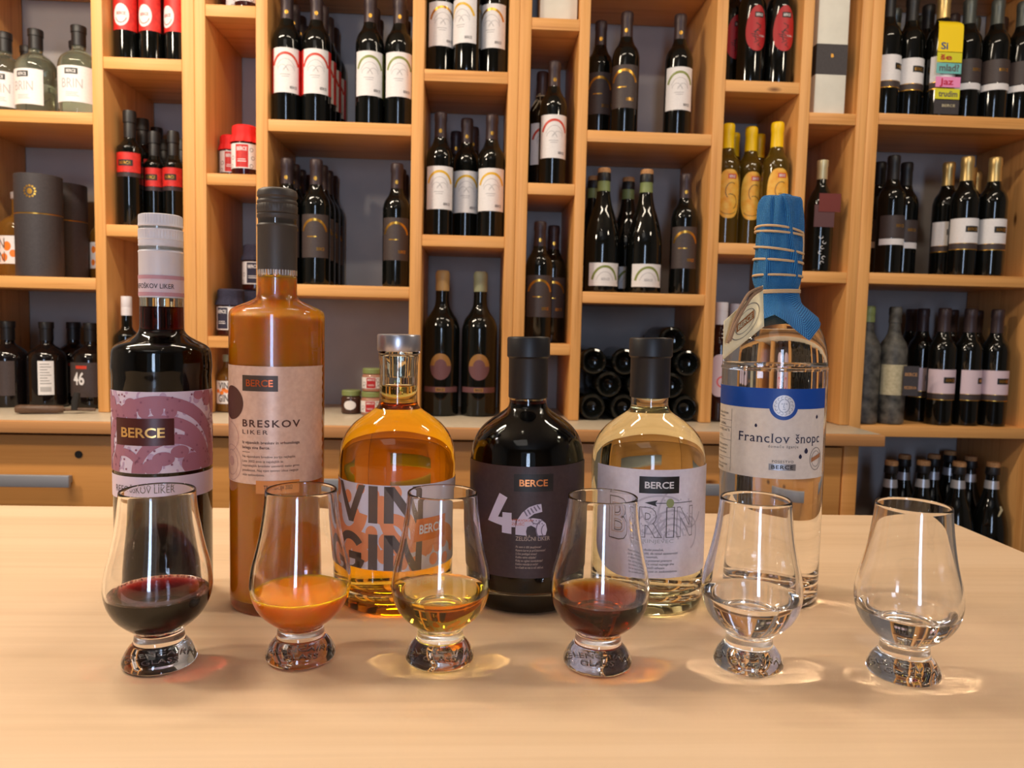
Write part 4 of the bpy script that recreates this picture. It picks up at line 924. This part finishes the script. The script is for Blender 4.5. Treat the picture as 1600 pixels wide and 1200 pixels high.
MB().lathe(mm([(15.1, 267), (15.1, 300.4), (15.5, 301.2), (15.3, 302), (14.4, 303), (14.5, 306.5), (15.4, 308), (15.3, 310), (14.7, 310.6), (15.4, 311.4), (15.3, 313.4), (15.5, 314), (15.5, 317.2), (14.9, 318), (15.4, 319), (15.2, 320.6), (14.4, 321.4), (14.5, 323), (15.3, 324), (15.2, 327.2), (14.4, 329), (12, 330.2), (0, 330.6)]), 144, rf=ribs(((314, 317.2),), -.0002)).build('screw_cap', brc, t, angle=40)
tag(wrap('cap_teeth', [rect(-45+k*2.2, -43.9+k*2.2, 263.2, 267.2) for k in range(42)], 14.9, .25, M['grey'], t), kind='stuff')
pch = noisy(mat('peach_pearl_paper', C(226, 186, 164), .38, .15), C(222, 180, 158), C(234, 196, 174), 260)
sc_ = [(43.2+.9*math.cos(k*2*PI/8), 103.2+k*90/104) for k in range(105)]
lb = wrap('label', [[(-78, 103.2)] + sc_ + [(-78, 193.2)]], 36.6, .25, pch, t)
berce(lb, -24, -3.2, 178.0, 4.9, 36.6, foil['rust'], .7, plate=(-27.6, .4, 174.3, 186.2), pm=mat('umber_plate', C(74, 56, 46), .45), poff=.45)
um = mat('umber_print', C(84, 44, 34), .55)
wrap('name_print', None, 36.6, .45, um, lb, raw=[text('BRESKOV', -27.6, 17, 147.2, 5.2, spacing=1.25, bold=.018)])
wrap('kind_print', None, 36.6, .45, um, lb, raw=[text('LIKER', -27.6, -7, 141.6, 3.2, spacing=1.3)])
tag(wrap('small_print', [rect(-27.8, -21, 127.6, 127.9)], 36.6, .45, um, lb, raw=[text('Iz vipavskih breskev in vrhunskega', -27.8, 16.6, 134.2, 2.1, bold=.012), text('belega vina Berce.', -27.8, -5.4, 130.4, 2.1, bold=.012),
     text('Na vipavskem breskve zorijo najlepše.', -27.8, 13.6, 123.6, 1.8), text('Leta 2002 smo iz najslajših in', -27.8, 4, 120.0, 1.8), text('najzrelejših breskev ustvarili našo prvo', -27.8, 16.6, 116.6, 1.8), text('posebnost. Naj njen izviren okus neguje', -27.8, 15.6, 113.1, 1.8), text('vaše zadovoljstvo.', -27.8, -9.6, 109.6, 1.8)]), kind='stuff')
wrap('umber_disc', [disc(-41, 164.4, 14, 13, 40)], 36.6, .45, um, lb)
tag(wrap('ring_print', ring(-42, 118, 13, 14, .5) + ring(-42, 118, 9, 10, .5) + [disc(-42, 119, 3.6, 4, 18)] + ring(-46, 138, 14, 12, .5, -70, 80, 20), 36.6, .42, mat('dusty_rose_print', C(196, 150, 138), .55), lb), kind='stuff')
tg = wrap('orange_tab', [rect(-16, 16.5, 96.2, 106.2)], 36.6, .6, mat('orange_tab_paper', C(226, 140, 66), .5), t)
wrap('lettering', None, 36.6, .8, um, tg, raw=[text('TRADICIJA 2002', -10, 10.5, 99.6, 3.0)])

# 3-5 round shouldered bottles of one mould
RIN = mm([(0, 17), (28, 15), (38, 13.6), (42, 15), (43.8, 19), (44.2, 25)]) + spl(mm([(44.2, 112), (43.8, 118), (42.2, 127), (38.8, 135), (33, 142.2), (25, 148.6), (17.2, 154.2), (12.6, 159.5), (11.4, 166)]), 5)
ROUT = ROUND + mm([(15.3, 175), (15.5, 195)])
def round_bottle(label, x, y, tilt, lq, level):
    t = front_bottle(label, x, y, tilt)
    vessel(t, ROUT + mm([(16.2, 200), (16.2, 201.4), (15, 202)]), RIN + mm([(11.4, 202)]), level, lq, 80, M['bottleglass'])
    return t
t = round_bottle('round shouldered bottle of amber gin with silver stopper and orange patterned label', -.0614, .6301, 0, 'amber', .1775)
MB().lathe(mm([(0, 184), (10.6, 184), (11.2, 186), (11.2, 202.2), (16.2, 202.2), (17.0, 203.4), (16.6, 205)]), 48).build('stopper_plug', M['glass'], t)
MB().lathe(mm([(0, 205.2), (17.2, 205.2), (17.6, 206), (17.7, 217.4), (17.0, 218.6), (10, 218.9), (0, 218.9)]), 64).build('stopper_cap', mat('satin_aluminium', C(196, 194, 202), .32, .85), t)
lb = wrap('label', [rect(-84, 84, 36.8, 103.7)], 47.6, .25, mat('pale_grey_lilac_paper', C(222, 212, 220), .5), t)
box_ = (-83, 83, 37, 103.5)
bl = []; random.seed(21)
bl += ring(-44, 84, 21, 26, 10, 180, 350, 30) + ring(-4, 62, 18, 20, 9, -20, 130, 24) + ring(8, 92, 24, 40, 10, 190, 300, 26) + ring(-30, 42, 20, 24, 9, 20, 190, 26) + ring(38, 36, 30, 34, 12, 40, 150, 26) + ring(30, 48, 34, 24, 8, 60, 120, 20)
for u, v, a in ((-44, 92, 4.6), (-36, 79, 5.4), (-30, 100, 4), (-18, 96, 4.4), (-12, 90, 5), (-12, 79, 5.2), (-20, 66, 5), (-27, 57, 5), (-26, 48, 5), (-34, 52, 4.5), (-52, 60, 6), (-58, 76, 5), (-8, 60, 6), (2, 54, 5), (-2, 98, 5.5), (24, 54, 5), (34, 54, 4.6), (42, 56, 4.6), (50, 60, 5), (30, 44, 4.4), (44, 42, 4.2), (12, 42, 6), (0, 44, 5), (-10, 48, 5), (56, 50, 5), (-62, 96, 6), (-66, 50, 6)):
    bl.append(disc(u, v, a, a*1.15, 18))
tag(wrap('blob_print', clip(bl, *box_), 47.6, .40, mat('peach_orange_print', C(240, 150, 100), .5), lb), kind='stuff')
br_ = mat('warm_grey_print', C(104, 86, 76), .5)
def Nn(u0, u1, v0, v1, w_, d): return [rect(u0, u0+w_, v0, v1), rect(u1-w_*.8, u1, v0, v1), [(u0, v1), (u0+w_*1.05, v1), (u1, v0), (u1-w_*1.05, v0)]]
for nm, pol in (('letter', [[(-57, 102.8), (-51.5, 102.8), (-40.3, 82), (-31.5, 102.8), (-25.4, 102.8), (-37, 72.8), (-42.3, 72.8)]]), ('letter', [rect(-22.6, -15, 73.8, 102.8)]), ('letter', Nn(-10, 17.6, 74.2, 102.8, 7.4, 0)),
                ('letter', clip(ring(-41, 48, 16, 17, 6.5, 35, 345, 34) + [rect(-42, -28.6, 43.5, 49.4), rect(-34.6, -28.6, 36, 49)], -60, -20, 37, 66)), ('letter', [rect(-22.4, -14.8, 37, 65)]), ('letter', clip(Nn(-9.8, 18, 36, 65, 7.4, 0), -20, 20, 37, 66))):
    wrap(nm, pol, 47.6, .56, br_, lb)
pl = wrap('orange_plate', [[(8.6, 60), (43.3, 60.4), (44, 77.4), (10.6, 77)]], 47.6, .72, mat('orange_plate_print', C(232, 118, 36), .5), lb)
wrap('lettering', None, 47.6, .9, M['white'], lb, raw=[text('BERCE', 14.5, 38.5, 65.8, 6.4, **G_BOLD)])

t = round_bottle('round shouldered bottle of black herb liqueur with black stopper and dark brown label', .0477, .6342, -.013, 'herbdark', .166)
SB = mm([(15.6, 168), (16.3, 168.6), (16.3, 200.5), (16.6, 201.4), (17.8, 202.4), (17.8, 217), (17.2, 218.2), (15.6, 218.6), (15.2, 217.9), (0, 217.6)])
MB().lathe(SB, 64).build('stopper', M['caps_black'], t)
lb = wrap('label', [rect(-72, 72, 29.8, 118.6)], 47.6, .25, noisy(mat('aubergine_paper', C(58, 40, 42), .5), C(55, 37, 39), C(63, 44, 46), 300), t)
berce(lb, -5.6, 16.6, 103.3, 5.0, 47.6, foil['copper'], .75, plate=(-10, 21.3, 98.9, 112.6), pm=mat('black_plate_print', C(16, 14, 15), .45), poff=.45)
lp = mat('pale_lilac_print', C(210, 196, 212), .5)
def q46(pts): return [((x-785)*.585-19.7, (771-y)*.508+96.9) for x, y in pts]
wrap('number', [q46([(781.5, 771.5), (793, 777.5), (779.5, 809), (786, 809), (786, 801), (799, 801), (799, 811.5), (804.4, 811.5), (804.4, 823), (799, 823), (799, 834), (785.5, 833), (785.5, 822), (763, 817)])], 47.6, .5, lp, lb)
wrap('number', [q46([(832, 787), (838.5, 786.2), (840, 798.5), (829, 801.5), (820.5, 809), (828, 808), (838, 810), (845, 817), (847, 827), (845, 835.5), (833, 835.5), (832.5, 829), (831, 823), (825, 819.5), (820, 822), (818.5, 829), (819.5, 835.5), (804.5, 834.5), (804.5, 824), (806.5, 812), (813, 800), (822, 791)])], 47.6, .5, lp, lb)
dp = mat('purple_grey_print', C(120, 104, 122), .5)
c46 = lambda x, y: q46([(x, y)])[0]
pt = [line(c46(816+k*4.2, 797-k*2.3), c46(820+k*4.2, 805-k*2.6), 1.1) for k in range(5)] + [disc(*c46(828+4*(k % 4), 812+5*(k//4)), .5, .5, 8) for k in range(8)] + ring(*c46(845, 826), 8, 9, .9, 130, 250, 14) + ring(*c46(847, 828), 5, 6, .8, 120, 250, 12) + ring(*c46(832, 806), 5, 6, .8, 190, 330, 12)
tag(wrap('pattern_print', pt, 47.6, .62, dp, lb), kind='stuff')
wrap('lettering', None, 47.6, .7, foil['rust'], lb, raw=[text('VIPAVSKIH', -11.6, 5, 75.2, 2.0), text('ZELIŠČ', -11.4, -1.4, 72.2, 2.0)])['kind'] = 'stuff'
tn = mat('tan_print', C(196, 170, 150), .5)
wrap('kind_print', None, 47.6, .45, tn, lb, raw=[text('ZELIŠČNI LIKER', -8.2, 19, 60.0, 3.2)])
tag(wrap('small_print', None, 47.6, .45, tn, lb, raw=[text(s, -8, e, 54.2-k*2.75, 1.7, shear=.15) for k, (s, e) in enumerate((('Po tem ti diši zaupljivost?', 12), ('Katere barve je pričakovanje?', 15.5), ('S čim podžigaš strast?', 8.6), ('Koliko tehta obljuba?', 8), ('Kdaj se oglasi navdušenje?', 13.4), ('Kakšno razkošje je sreča?', 9.6), ('Le včasih se vse in nič občuti.', 14)))]), kind='stuff')

t = round_bottle('round shouldered bottle of pale clear spirit with black stopper and white lilac label', .1496, .6324, -.012, 'juniper', .1705)
MB().lathe(mm([(15.6, 170.5), (16.5, 171), (16.5, 203), (16.9, 204), (18.0, 205), (18.0, 218.6), (17.4, 219.8), (15.8, 220.2), (15.3, 219.4), (0, 219.2)]), 64).build('stopper', M['caps_black'], t)
lb = wrap('label', [[(-47.5, 117.8), (-48.9, 55)] + [(-48.9+33.5*(1-math.cos(a)), 55-23.8*math.sin(a)) for a in [PI/2*k/10 for k in range(1, 11)]] + [(72, 31.2), (72, 117.8)]], 47.6, .25, noisy(mat('white_lilac_paper', C(224, 214, 224), .45), C(220, 210, 220), C(230, 221, 230), 250), t)
berce(lb, -1.8, 21, 103.2, 5.0, 47.6, M['white'], .75, plate=(-6.1, 25.8, 99, 112.4), pm=mat('black_plate_print2', C(18, 18, 19), .45), poff=.45)
gp = mat('silver_grey_print', C(194, 184, 196), .5)
sg = []
for cu, cv, ru, rv, a0, a1 in ((20, 62, 22, 24, 20, 165), (20, 62, 17, 18, 20, 165), (20, 62, 12, 13, 10, 170), (20, 62, 7, 8, 0, 180), (2, 92, 16, 26, 200, 330), (4, 96, 10, 22, 205, 320), (38, 92, 14, 22, 200, 330), (10, 84, 22, 14, 40, 140), (28, 80, 20, 26, 120, 215), (0, 70, 9, 12, 100, 260), (36, 66, 10, 14, -70, 90)):
    sg += ring(cu, cv, ru, rv, 1.5, a0, a1, 22)
sg += [disc(-4+random.uniform(0, 44), random.uniform(63, 94), .7, .7, 8) for k in range(60)]
tag(wrap('swirl_print', sg, 47.6, .40, gp, lb), kind='stuff')
for ch, a, b, v0, cp in (('B', -30.4, -9.6, 62, 31), ('R', -5.6, 12.6, 65, 22), ('I', 15.4, 22.4, 65, 22), ('N', 24.4, 40, 65, 22)):
    wrap('outline_letter', None, 47.6, .55, M['dgrey'], lb, raw=[text(ch, a, b, v0, cp, bold=.03, outline=.0085)])
wrap('outline_letter', None, 47.6, .55, mat('pale_copper_print', C(206, 168, 152), .5), lb, raw=[text('B', -27.4, -12.4, 66, 23, outline=.009)])
ar = wrap('arrow', [rect(6, 39, 91.2, 91.7), [(-1.6, 91.6), (8.4, 93.8), (6.6, 91.5), (8, 88.8)]], 47.6, .55, M['ink'], lb)
wrap('green_dot', [disc(18.4, 91.4, 3.2, 3.6, 22)], 47.6, .66, mat('sage_print', C(150, 158, 104), .55), lb)
wrap('kind_print', None, 47.6, .45, M['grey'], lb, raw=[text('BRINJEVEC', -6, 22, 59.6, 2.8)])
tag(wrap('small_print', None, 47.6, .45, M['ink'], lb, raw=[text(s, u, e, 53.2-k*2.9, 1.75, shear=.15) for k, (s, u, e) in enumerate((('Pozimi, podbuden pomočnik,', -9.8, 14), ('ko že misliš, da nimaš zanesenosti', -10, 26), ('v viharni nasmeh,', -10, 9.6), ('kar morajo postarati premore', -10, 21), ('ko mene, če nimaš nujnega dne', -10, 23), ('če te moji moči vzhajajo', -10, 15), ('te posebnosti in zadovoljstva.', -10, 26)))]), kind='stuff')

# 6 clear spirit with blue net cloth, twine and tag
t6 = t = front_bottle('tall clear bottle topped with blue net cloth and twine, blue banded label', .2595, .6429, -.014)
B6 = spl(mm([(43.1, 190), (43.0, 197), (42.4, 205), (41.6, 211.5), (39.8, 220.5), (36, 230), (31, 238.5), (24, 245.5), (18.6, 250.5), (15.6, 256)]), 5)
out = mm([(0, 10), (26, 7), (36, 1.6), (39, 0), (41, 1.6), (41.6, 6), (41.8, 14), (43.1, 150)]) + B6 + mm([(14.8, 270), (14.8, 330)])
inn = mm([(0, 22), (22, 19), (34, 15.6), (37.6, 18), (38.6, 24), (40, 150)]) + spl(mm([(40.1, 190), (40, 197), (39.4, 205), (38.6, 211), (36.8, 219.6), (33, 228.5), (28, 236.4), (21, 243), (15, 248.5), (11.6, 255)]), 5) + mm([(11, 270), (11, 329)])
vessel(t, out, inn, .2295, 'clear', 80, M['glass'])
MB().lathe(mm([(43.05, 195.6), (43.7, 196.6), (43.75, 197.6), (43.05, 198.8)]), 80).build('glass_ridge', M['glass'], t)
def rb(z):
    for (r0, z0), (r1, z1) in zip(out, out[1:]):
        if z0 <= z <= z1 and z1 > z0: return r0+(r1-r0)*(z-z0)/(z1-z0)
    return .0148
net = mat('blue_net_cloth', C(14, 92, 176), .75)
uvn = N(net, 'ShaderNodeUVMap'); sp_ = N(net, 'ShaderNodeSeparateXYZ'); L(net, uvn.outputs[0], sp_.inputs[0])
def mth(op, a, b=None):
    n = N(net, 'ShaderNodeMath'); n.operation = op
    for i, x in enumerate((a, b)):
        if x is None: continue
        if isinstance(x, (int, float)): n.inputs[i].default_value = x
        else: L(net, x, n.inputs[i])
    return n.outputs[0]
du, dv = mth('ADD', sp_.outputs[0], sp_.outputs[1]), mth('SUBTRACT', sp_.outputs[0], sp_.outputs[1])
wv = mth('MULTIPLY', mth('SINE', mth('MULTIPLY', du, 2*PI/.0022)), mth('SINE', mth('MULTIPLY', dv, 2*PI/.0022)))
L(net, ramp(net, mth('ADD', mth('MULTIPLY', wv, .5), .5), [(.15, C(2, 56, 124)), (.45, C(10, 112, 192)), (.8, C(84, 180, 236))]), P(net).inputs['Base Color'])
bp = N(net, 'ShaderNodeBump'); bp.inputs['Strength'].default_value = .8; bp.inputs['Distance'].default_value = .001; L(net, wv, bp.inputs['Height']); L(net, bp.outputs[0], P(net).inputs['Normal'])
hem = [(-180, .237), (-150, .232), (-120, .2405), (-90, .239), (-60, .2355), (-40, .2365), (-18, .2375), (-2, .2415), (10, .237), (22, .2295), (37, .2205), (48, .2265), (62, .2335), (78, .2375), (110, .2415), (150, .239), (180, .237)]
def lerp_tab(tab, x):
    for (a, p), (b, q) in zip(tab, tab[1:]):
        if a <= x <= b: return p+(q-p)*(x-a)/(b-a)
NA = 144
capp = spl(mm([(.1, 341.6), (9, 341.4), (14.5, 339.8), (17.2, 335.5), (18.0, 328), (18.5, 312), (18.9, 295), (19.2, 280), (18.9, 270), (17.6, 264.6), (17.0, 262)]), 5)
vs, uvs, fs = [], [], []
rows = []
s_ = 0
for i, (r, z) in enumerate(capp):
    if i: s_ += math.hypot(r-capp[i-1][0], z-capp[i-1][1])
    row = []
    for k in range(NA):
        a = -PI+2*PI*k/NA
        fold = 1.5*(.0009*math.exp(-((a-.62+ (z-.30)*9)/.10)**2) - .0008*math.exp(-((a-.47+(z-.30)*9)/.06)**2) + .0006*math.exp(-((a+.45)/.09)**2) - .0005*math.exp(-((a+.30)/.05)**2)+.0007*math.sin(a*5+z*60)+.0004*math.sin(a*11-z*90))*min(1, r/.012)*min(1, max(0, (z-.262)/.012))
        row.append(len(vs)); rr = r+fold; vs.append((rr*math.sin(a), -rr*math.cos(a), z+(.0008*math.sin(a*4) if r < .015 else 0))); uvs.append((a*.0185, s_))
    rows.append(row)
for j in range(1, 13):
    f_ = j/12; row = []
    for k in range(NA):
        a = -PI+2*PI*k/NA; zh = lerp_tab(hem, math.degrees(a)); z = .262+(zh-.262)*f_
        r = max(rb(z)+.0011+.0022*f_, .0170+.006*f_)+.0013*f_*(math.sin(a*7+.6)+.6*math.sin(a*13))*(1 if f_ < .9 else .6)+.0004
        r = max(r, rb(z)+.0008)
        row.append(len(vs)); vs.append((r*math.sin(a), -r*math.cos(a), z)); uvs.append((a*.0185*(1+.6*f_), s_+.024*f_))
    rows.append(row)
for a, b in zip(rows, rows[1:]):
    for k in range(NA): fs.append((a[k], b[k], b[(k+1) % NA], a[(k+1) % NA]))
b_ = MB().add(vs, fs); me = b_.mesh('net_cloth', net, True, 60)
ul = me.uv_layers.new(name='UVMap')
for lp_ in me.loops: ul.data[lp_.index].uv = uvs[lp_.vertex_index]
link('net_cloth', me, t)
tw = mat('natural_twine', C(214, 178, 134), .75); b_ = MB()
turns = [(.3118, -.0030, .0026), (.3098, -.0022, 0), (.2958, -.0032, 0), (.2868, -.0020, 0), (.2742, -.0006, .0004), (.2618, .0004, 0), (.2604, .0004, 0)]
for i, (z0, sl_, arch) in enumerate(turns):
    pts = []
    for k in range(60):
        a = -PI+2*PI*k/60; z = z0+sl_*math.sin(a)+arch*math.cos(a); r = (.0199 if z0 > .27 else .0181)-max(0, (z0-.30))*.06
        pts.append((r*math.sin(a), -r*math.cos(a), z))
    b_.tube(pts, .00105, 7, closed=True)
b_.tube([(.0196*math.sin(a), -.0196*math.cos(a), z) for a, z in ((1.25, .3105), (1.4, .306), (1.5, .300), (1.52, .294), (1.5, .2885))], .0009, 6)
tag(b_.build('twine', tw, t), 'natural twine wound round the blue cloth', None)['kind'] = 'stuff'
# hang tag: a card turned towards the left, hanging from the tie
inv = (Matrix.Translation(t.location) @ Matrix.Rotation(facing(.2595, .6429), 4, 'Z') @ Matrix.Rotation(-.014, 4, 'Y')).inverted()
ca, cb, cc, cd_ = (inv @ at(*p) for p in ((1192, 446, .6205), (1131, 502, .594), (1129, 562, .592), (1194, 510, .596)))
b_ = MB(); n_ = 8
for i in range(n_+1):
    for j in range(n_+1):
        u, v = i/n_, j/n_; p = (ca*(1-u)+cb*u)*(1-v)+(cd_*(1-u)+cc*u)*v; p.y += .003*math.sin(PI*u); b_.v.append(tuple(p))
b_.f = [(i*(n_+1)+j, (i+1)*(n_+1)+j, (i+1)*(n_+1)+j+1, i*(n_+1)+j+1) for i in range(n_) for j in range(n_)]; b_.mi = [0]*len(b_.f)
card = b_.build('hang_tag', noisy(mat('cream_card', C(240, 222, 178), .7), C(238, 219, 174), C(244, 227, 186), 200), t)
sd = card.modifiers.new('thickness', 'SOLIDIFY'); sd.thickness = .0005; sd.offset = 1
def on_tag(polys, off=-.0011):
    vs, fs = [], []
    for pl_ in polys:
        q = []
        for u, v in pl_:
            p = (ca*(1-u)+cb*u)*(1-v)+(cd_*(1-u)+cc*u)*v; q.append(len(vs)); vs.append((p.x, p.y+off+.003*math.sin(PI*u), p.z))
        fs.append(tuple(q))
    return MB().add(vs, fs)
tag(on_tag(ring(.46, .5, .36, .36, .015, 0, 360, 40) + ring(.46, .5, .25, .25, .012, 0, 360, 36)).build('stamp_ring', M['dgrey'], card, smooth=False), kind='stuff')
on_tag([[(.24, .40), (.68, .40), (.68, .60), (.24, .60)]]).build('stamp_plate', mat('brown_stamp_print', C(150, 92, 44), .6), card, smooth=False)
v_, f_ = text('BERCE', 0, 1, 0, .34, **G_BOLD); hh = .34
b_ = MB(); q = []
for x, y in v_:
    u, v = .64-.36*x, .56-.34*y; p = (ca*(1-u)+cb*u)*(1-v)+(cd_*(1-u)+cc*u)*v; q.append((p.x, p.y-.0016+.003*math.sin(PI*u), p.z))
b_.add(q, f_).build('lettering', M['cream'], card, smooth=False)
tl = [inv @ at(x, y, Y) for x, y, Y in ((1190, 449, .617), (1172, 457, .603), (1160, 475, .592), (1148, 500, .589), (1137, 536, .587))]
tl2 = [inv @ at(x, y, Y) for x, y, Y in ((1190, 452, .617), (1176, 462, .602), (1163, 481, .5905), (1150, 506, .587), (1140, 533, .586))]
MB().tube(spl([tuple(p) for p in tl], 4), .0013, 7).tube(spl([tuple(p) for p in tl2], 4), .0013, 7).build('tag_string', mat('brown_twine', C(150, 118, 92), .8), t)['kind'] = 'stuff'
# label
lab6 = noisy(mat('ivory_label_paper', C(226, 212, 200), .5), C(222, 208, 196), C(231, 218, 206), 260)
lb = wrap('label', [[(-74, 108.6)] + [(51, 108.6)] + [(51+.45*(k % 2), 108.6+k*73.4/60) for k in range(61)] + [(-74, 182)]], 43.2, .25, lab6, t)
blue = mat('royal_blue_print', C(4, 70, 160), .45)
wrap('blue_band', [rect(-74, 51, 165.6, 182), disc(8.7, 168, 11.4, 11.4, 40)], 43.2, .45, blue, lb)['kind'] = 'stuff'
em = wrap('emblem_disc', [disc(8.7, 168.2, 8.5, 8.6, 40)], 43.2, .62, mat('silver_white_print', C(216, 212, 214), .4, .2), lb)
fc = mat('grey_face_print', C(150, 150, 158), .4, .3)
fa = ring(8.7, 168.2, 4.6, 5.6, .7, 95, 265, 20) + ring(8.7, 168.2, 4.6, 5.6, .7, -85, 85, 20) + [line((8.9, 170.5), (8.2, 167), .6), line((8.2, 167), (9.3, 166.6), .6), line((6.6, 169.6), (7.8, 169.9), .7), line((9.8, 169.9), (11.2, 169.6), .7), line((7.8, 165.4), (10, 165.4), .6)]
for k in range(14):
    a = 2*PI*k/14; fa += ring(8.7+6.3*math.cos(a), 168.2+6.6*math.sin(a), 1.1, 1.2, .45, math.degrees(a)-60, math.degrees(a)+150, 8)
tag(wrap('emblem_face', fa, 43.2, .75, fc, lb), kind='stuff')
ink = mat('navy_ink', C(38, 36, 66), .5)
t1 = text('Franclov', -27, 13.8, 138, 7.4, spacing=1.08); t2_ = text('šnopc', 19, 43, 138, 7.4, spacing=1.08)
wrap('name_print', serifs(t1, (.25, 1.3), .55, .3) + serifs(t2_, (.25, 1.3), .5, .3), 43.2, .5, ink, lb, raw=[t1, t2_])['kind'] = 'stuff'
wrap('kind_print', None, 43.2, .45, M['dgrey'], lb, raw=[text('domače žganje', -2.4, 21.4, 134, 2.2, spacing=1.3)])
wrap('estate_print', None, 43.2, .45, M['ink'], lb, raw=[text('POSESTVO', 1, 17.8, 121.9, 1.9, spacing=1.25)])
pl = wrap('name_plate', [rect(-1.4, 19.8, 115.6, 120.8)], 43.2, .45, mat('silver_plate_print', C(150, 148, 152), .3, .7), lb)
wrap('lettering', None, 43.2, .65, M['ink'], lb, raw=[text('BERCE', .6, 17.8, 116.8, 3.0, bold=.02, spacing=1.15)])
for u, v, a in ((-12.4, 151.4, 1.1), (39, 159, 1.2), (28.7, 131.6, 1.7), (23.5, 127.1, 1.4)):
    wrap('drop_print', [[(u+a*math.cos(q)*(1 if math.sin(q) < 0 else 1-.45*math.sin(q)), v+a*1.35*math.sin(q)) for q in [2*PI*k/20 for k in range(20)]]], 43.2, .45, ink, lb)
tag(wrap('stamp_print', ring(39.6, 124.6, 7, 9.4, .45) + ring(39.6, 124.6, 5, 6.6, .35), 43.2, .45, M['dgrey'], lb), kind='stuff')
wrap('stamp_plate', [[(34, 122), (45, 125.6), (45, 129), (34, 125.4)]], 43.2, .6, mat('bronze_stamp_print', C(176, 116, 76), .5), lb)
tag(wrap('info_panel', [rect(-36, -35.7, 110, 163)] + [rect(-60, -36, v, v+.25) for v in (153, 147, 136, 121)], 43.2, .45, M['dgrey'], lb, raw=[text(s, -60, e, v, c_) for s, e, v, c_ in (('Franclov šnopc', -40, 158, 2.2), ('domače žganje', -46, 155.4, 1.6), ('L 1/06', -44, 148.6, 2.2), ('Alk. 40,5 vol %', -38, 143.4, 2.2), ('0,7 L', -48, 138, 2.0), ('Pridelano in polnjeno', -40, 130.6, 2.0), ('Posestvo Berce', -42, 127.4, 1.6), ('Vipavska dolina', -42, 124.4, 1.6), ('Slovenija', -46, 118.4, 1.6), ('Vsebuje naravno', -40, 114.4, 1.8), ('žganje', -46, 111.6, 1.6))]), kind='stuff')

# tasting glasses
GO = mm([(0, 1.4), (12, 1.2), (19, .2), (21.4, 0), (22.7, .7), (23.3, 2.4), (22.9, 5), (21.2, 8.6), (19, 11.8), (17.2, 14), (16.0, 16)]) + spl(mm([(15.6, 18), (15.4, 20.6), (15.8, 22.6), (18.2, 25), (22.8, 28.8), (27.6, 34), (31.4, 41.2), (33.2, 49), (33.3, 55), (32.1, 64), (29.6, 74), (27.2, 85), (25.4, 96), (24.1, 106), (23.4, 115)]), 4) + mm([(23.37, 115.3), (23.2, 115.75), (22.95, 116.0), (22.65, 116.08), (22.35, 115.98), (22.12, 115.7)])
GI = spl(mm([(0, 27.4), (6, 26.8), (12, 27.4), (18.4, 30), (24.6, 34.8), (29.4, 41.8), (31.6, 49), (31.8, 55), (30.6, 64), (28.1, 74), (25.7, 85), (23.9, 96), (22.7, 106), (22.0, 115.2)]), 4)
etch = mat('etched_relief', C(150, 150, 150), .35)
for lq, lv, x, y, lab, ll in (('ruby', .0486, -.2050, .5047, 'tulip tasting glass with dark red liqueur', 'dark red liqueur'), ('peach', .0466, -.1142, .5132, 'tulip tasting glass with cloudy orange liqueur', 'cloudy orange liqueur'),
        ('amber', .0490, -.0195, .5102, 'tulip tasting glass with golden spirit', 'golden spirit'), ('herb', .0486, .0882, .5036, 'tulip tasting glass with brown herb liqueur', 'brown herb liqueur'),
        ('clear', .0495, .1924, .5025, 'tulip tasting glass with clear spirit in front of the blue labelled bottle', 'clear spirit'), ('clear', .0450, .2945, .4890, 'tulip tasting glass with clear spirit standing alone near the table side', 'clear spirit')):
    t = thing('tasting_glass', lab, 'glass', (x, y, TZ+.0004), facing(x, y), 'tulip tasting glasses')
    vessel(t, GO, GI, lv, lq, 88, M['glass'], 'glass_bowl', ll)
    b = MB(); random.seed(int(x*1000)+500)
    for s_, y0, c_ in (('THE', 7, 4), ('GLENCAIRN', 0, 5), ('GLASS', -8, 5)):
        v_, f_ = text(s_, -len(s_)*1.75, len(s_)*1.75, y0, c_); b.add([(p/1000, q/1000, .0017) for p, q in v_], f_)
    b.build('base_relief', etch, t, smooth=False)['kind'] = 'stuff'
# bubbles round the dark red liqueur
t = [o for o in bpy.data.objects if o.get('label') == 'tulip tasting glass with dark red liqueur'][0]
b = MB(); random.seed(4); ico = bmesh.new(); bmesh.ops.create_icosphere(ico, subdivisions=2, radius=1)
iv = [v.co.copy() for v in ico.verts]; if_ = [[v.index for v in f.verts] for f in ico.faces]; ico.free()
for k in range(110):
    a = PI+random.uniform(-1.25, 2.05) if k % 4 else random.uniform(.9, 1.6); r = random.uniform(.0005, .0011); d_ = .0310-random.uniform(.0006, .0026)
    c_ = Vector((d_*math.sin(a), -d_*math.cos(a), .0486+r*.3-.0006)); b.add([c_+v*r for v in iv], if_)
b.build('bubbles', mat('bubble_film', (.9, .6, .55, 1), .02, IOR=1.12, Transmission_Weight=.9), t)['kind'] = 'stuff'
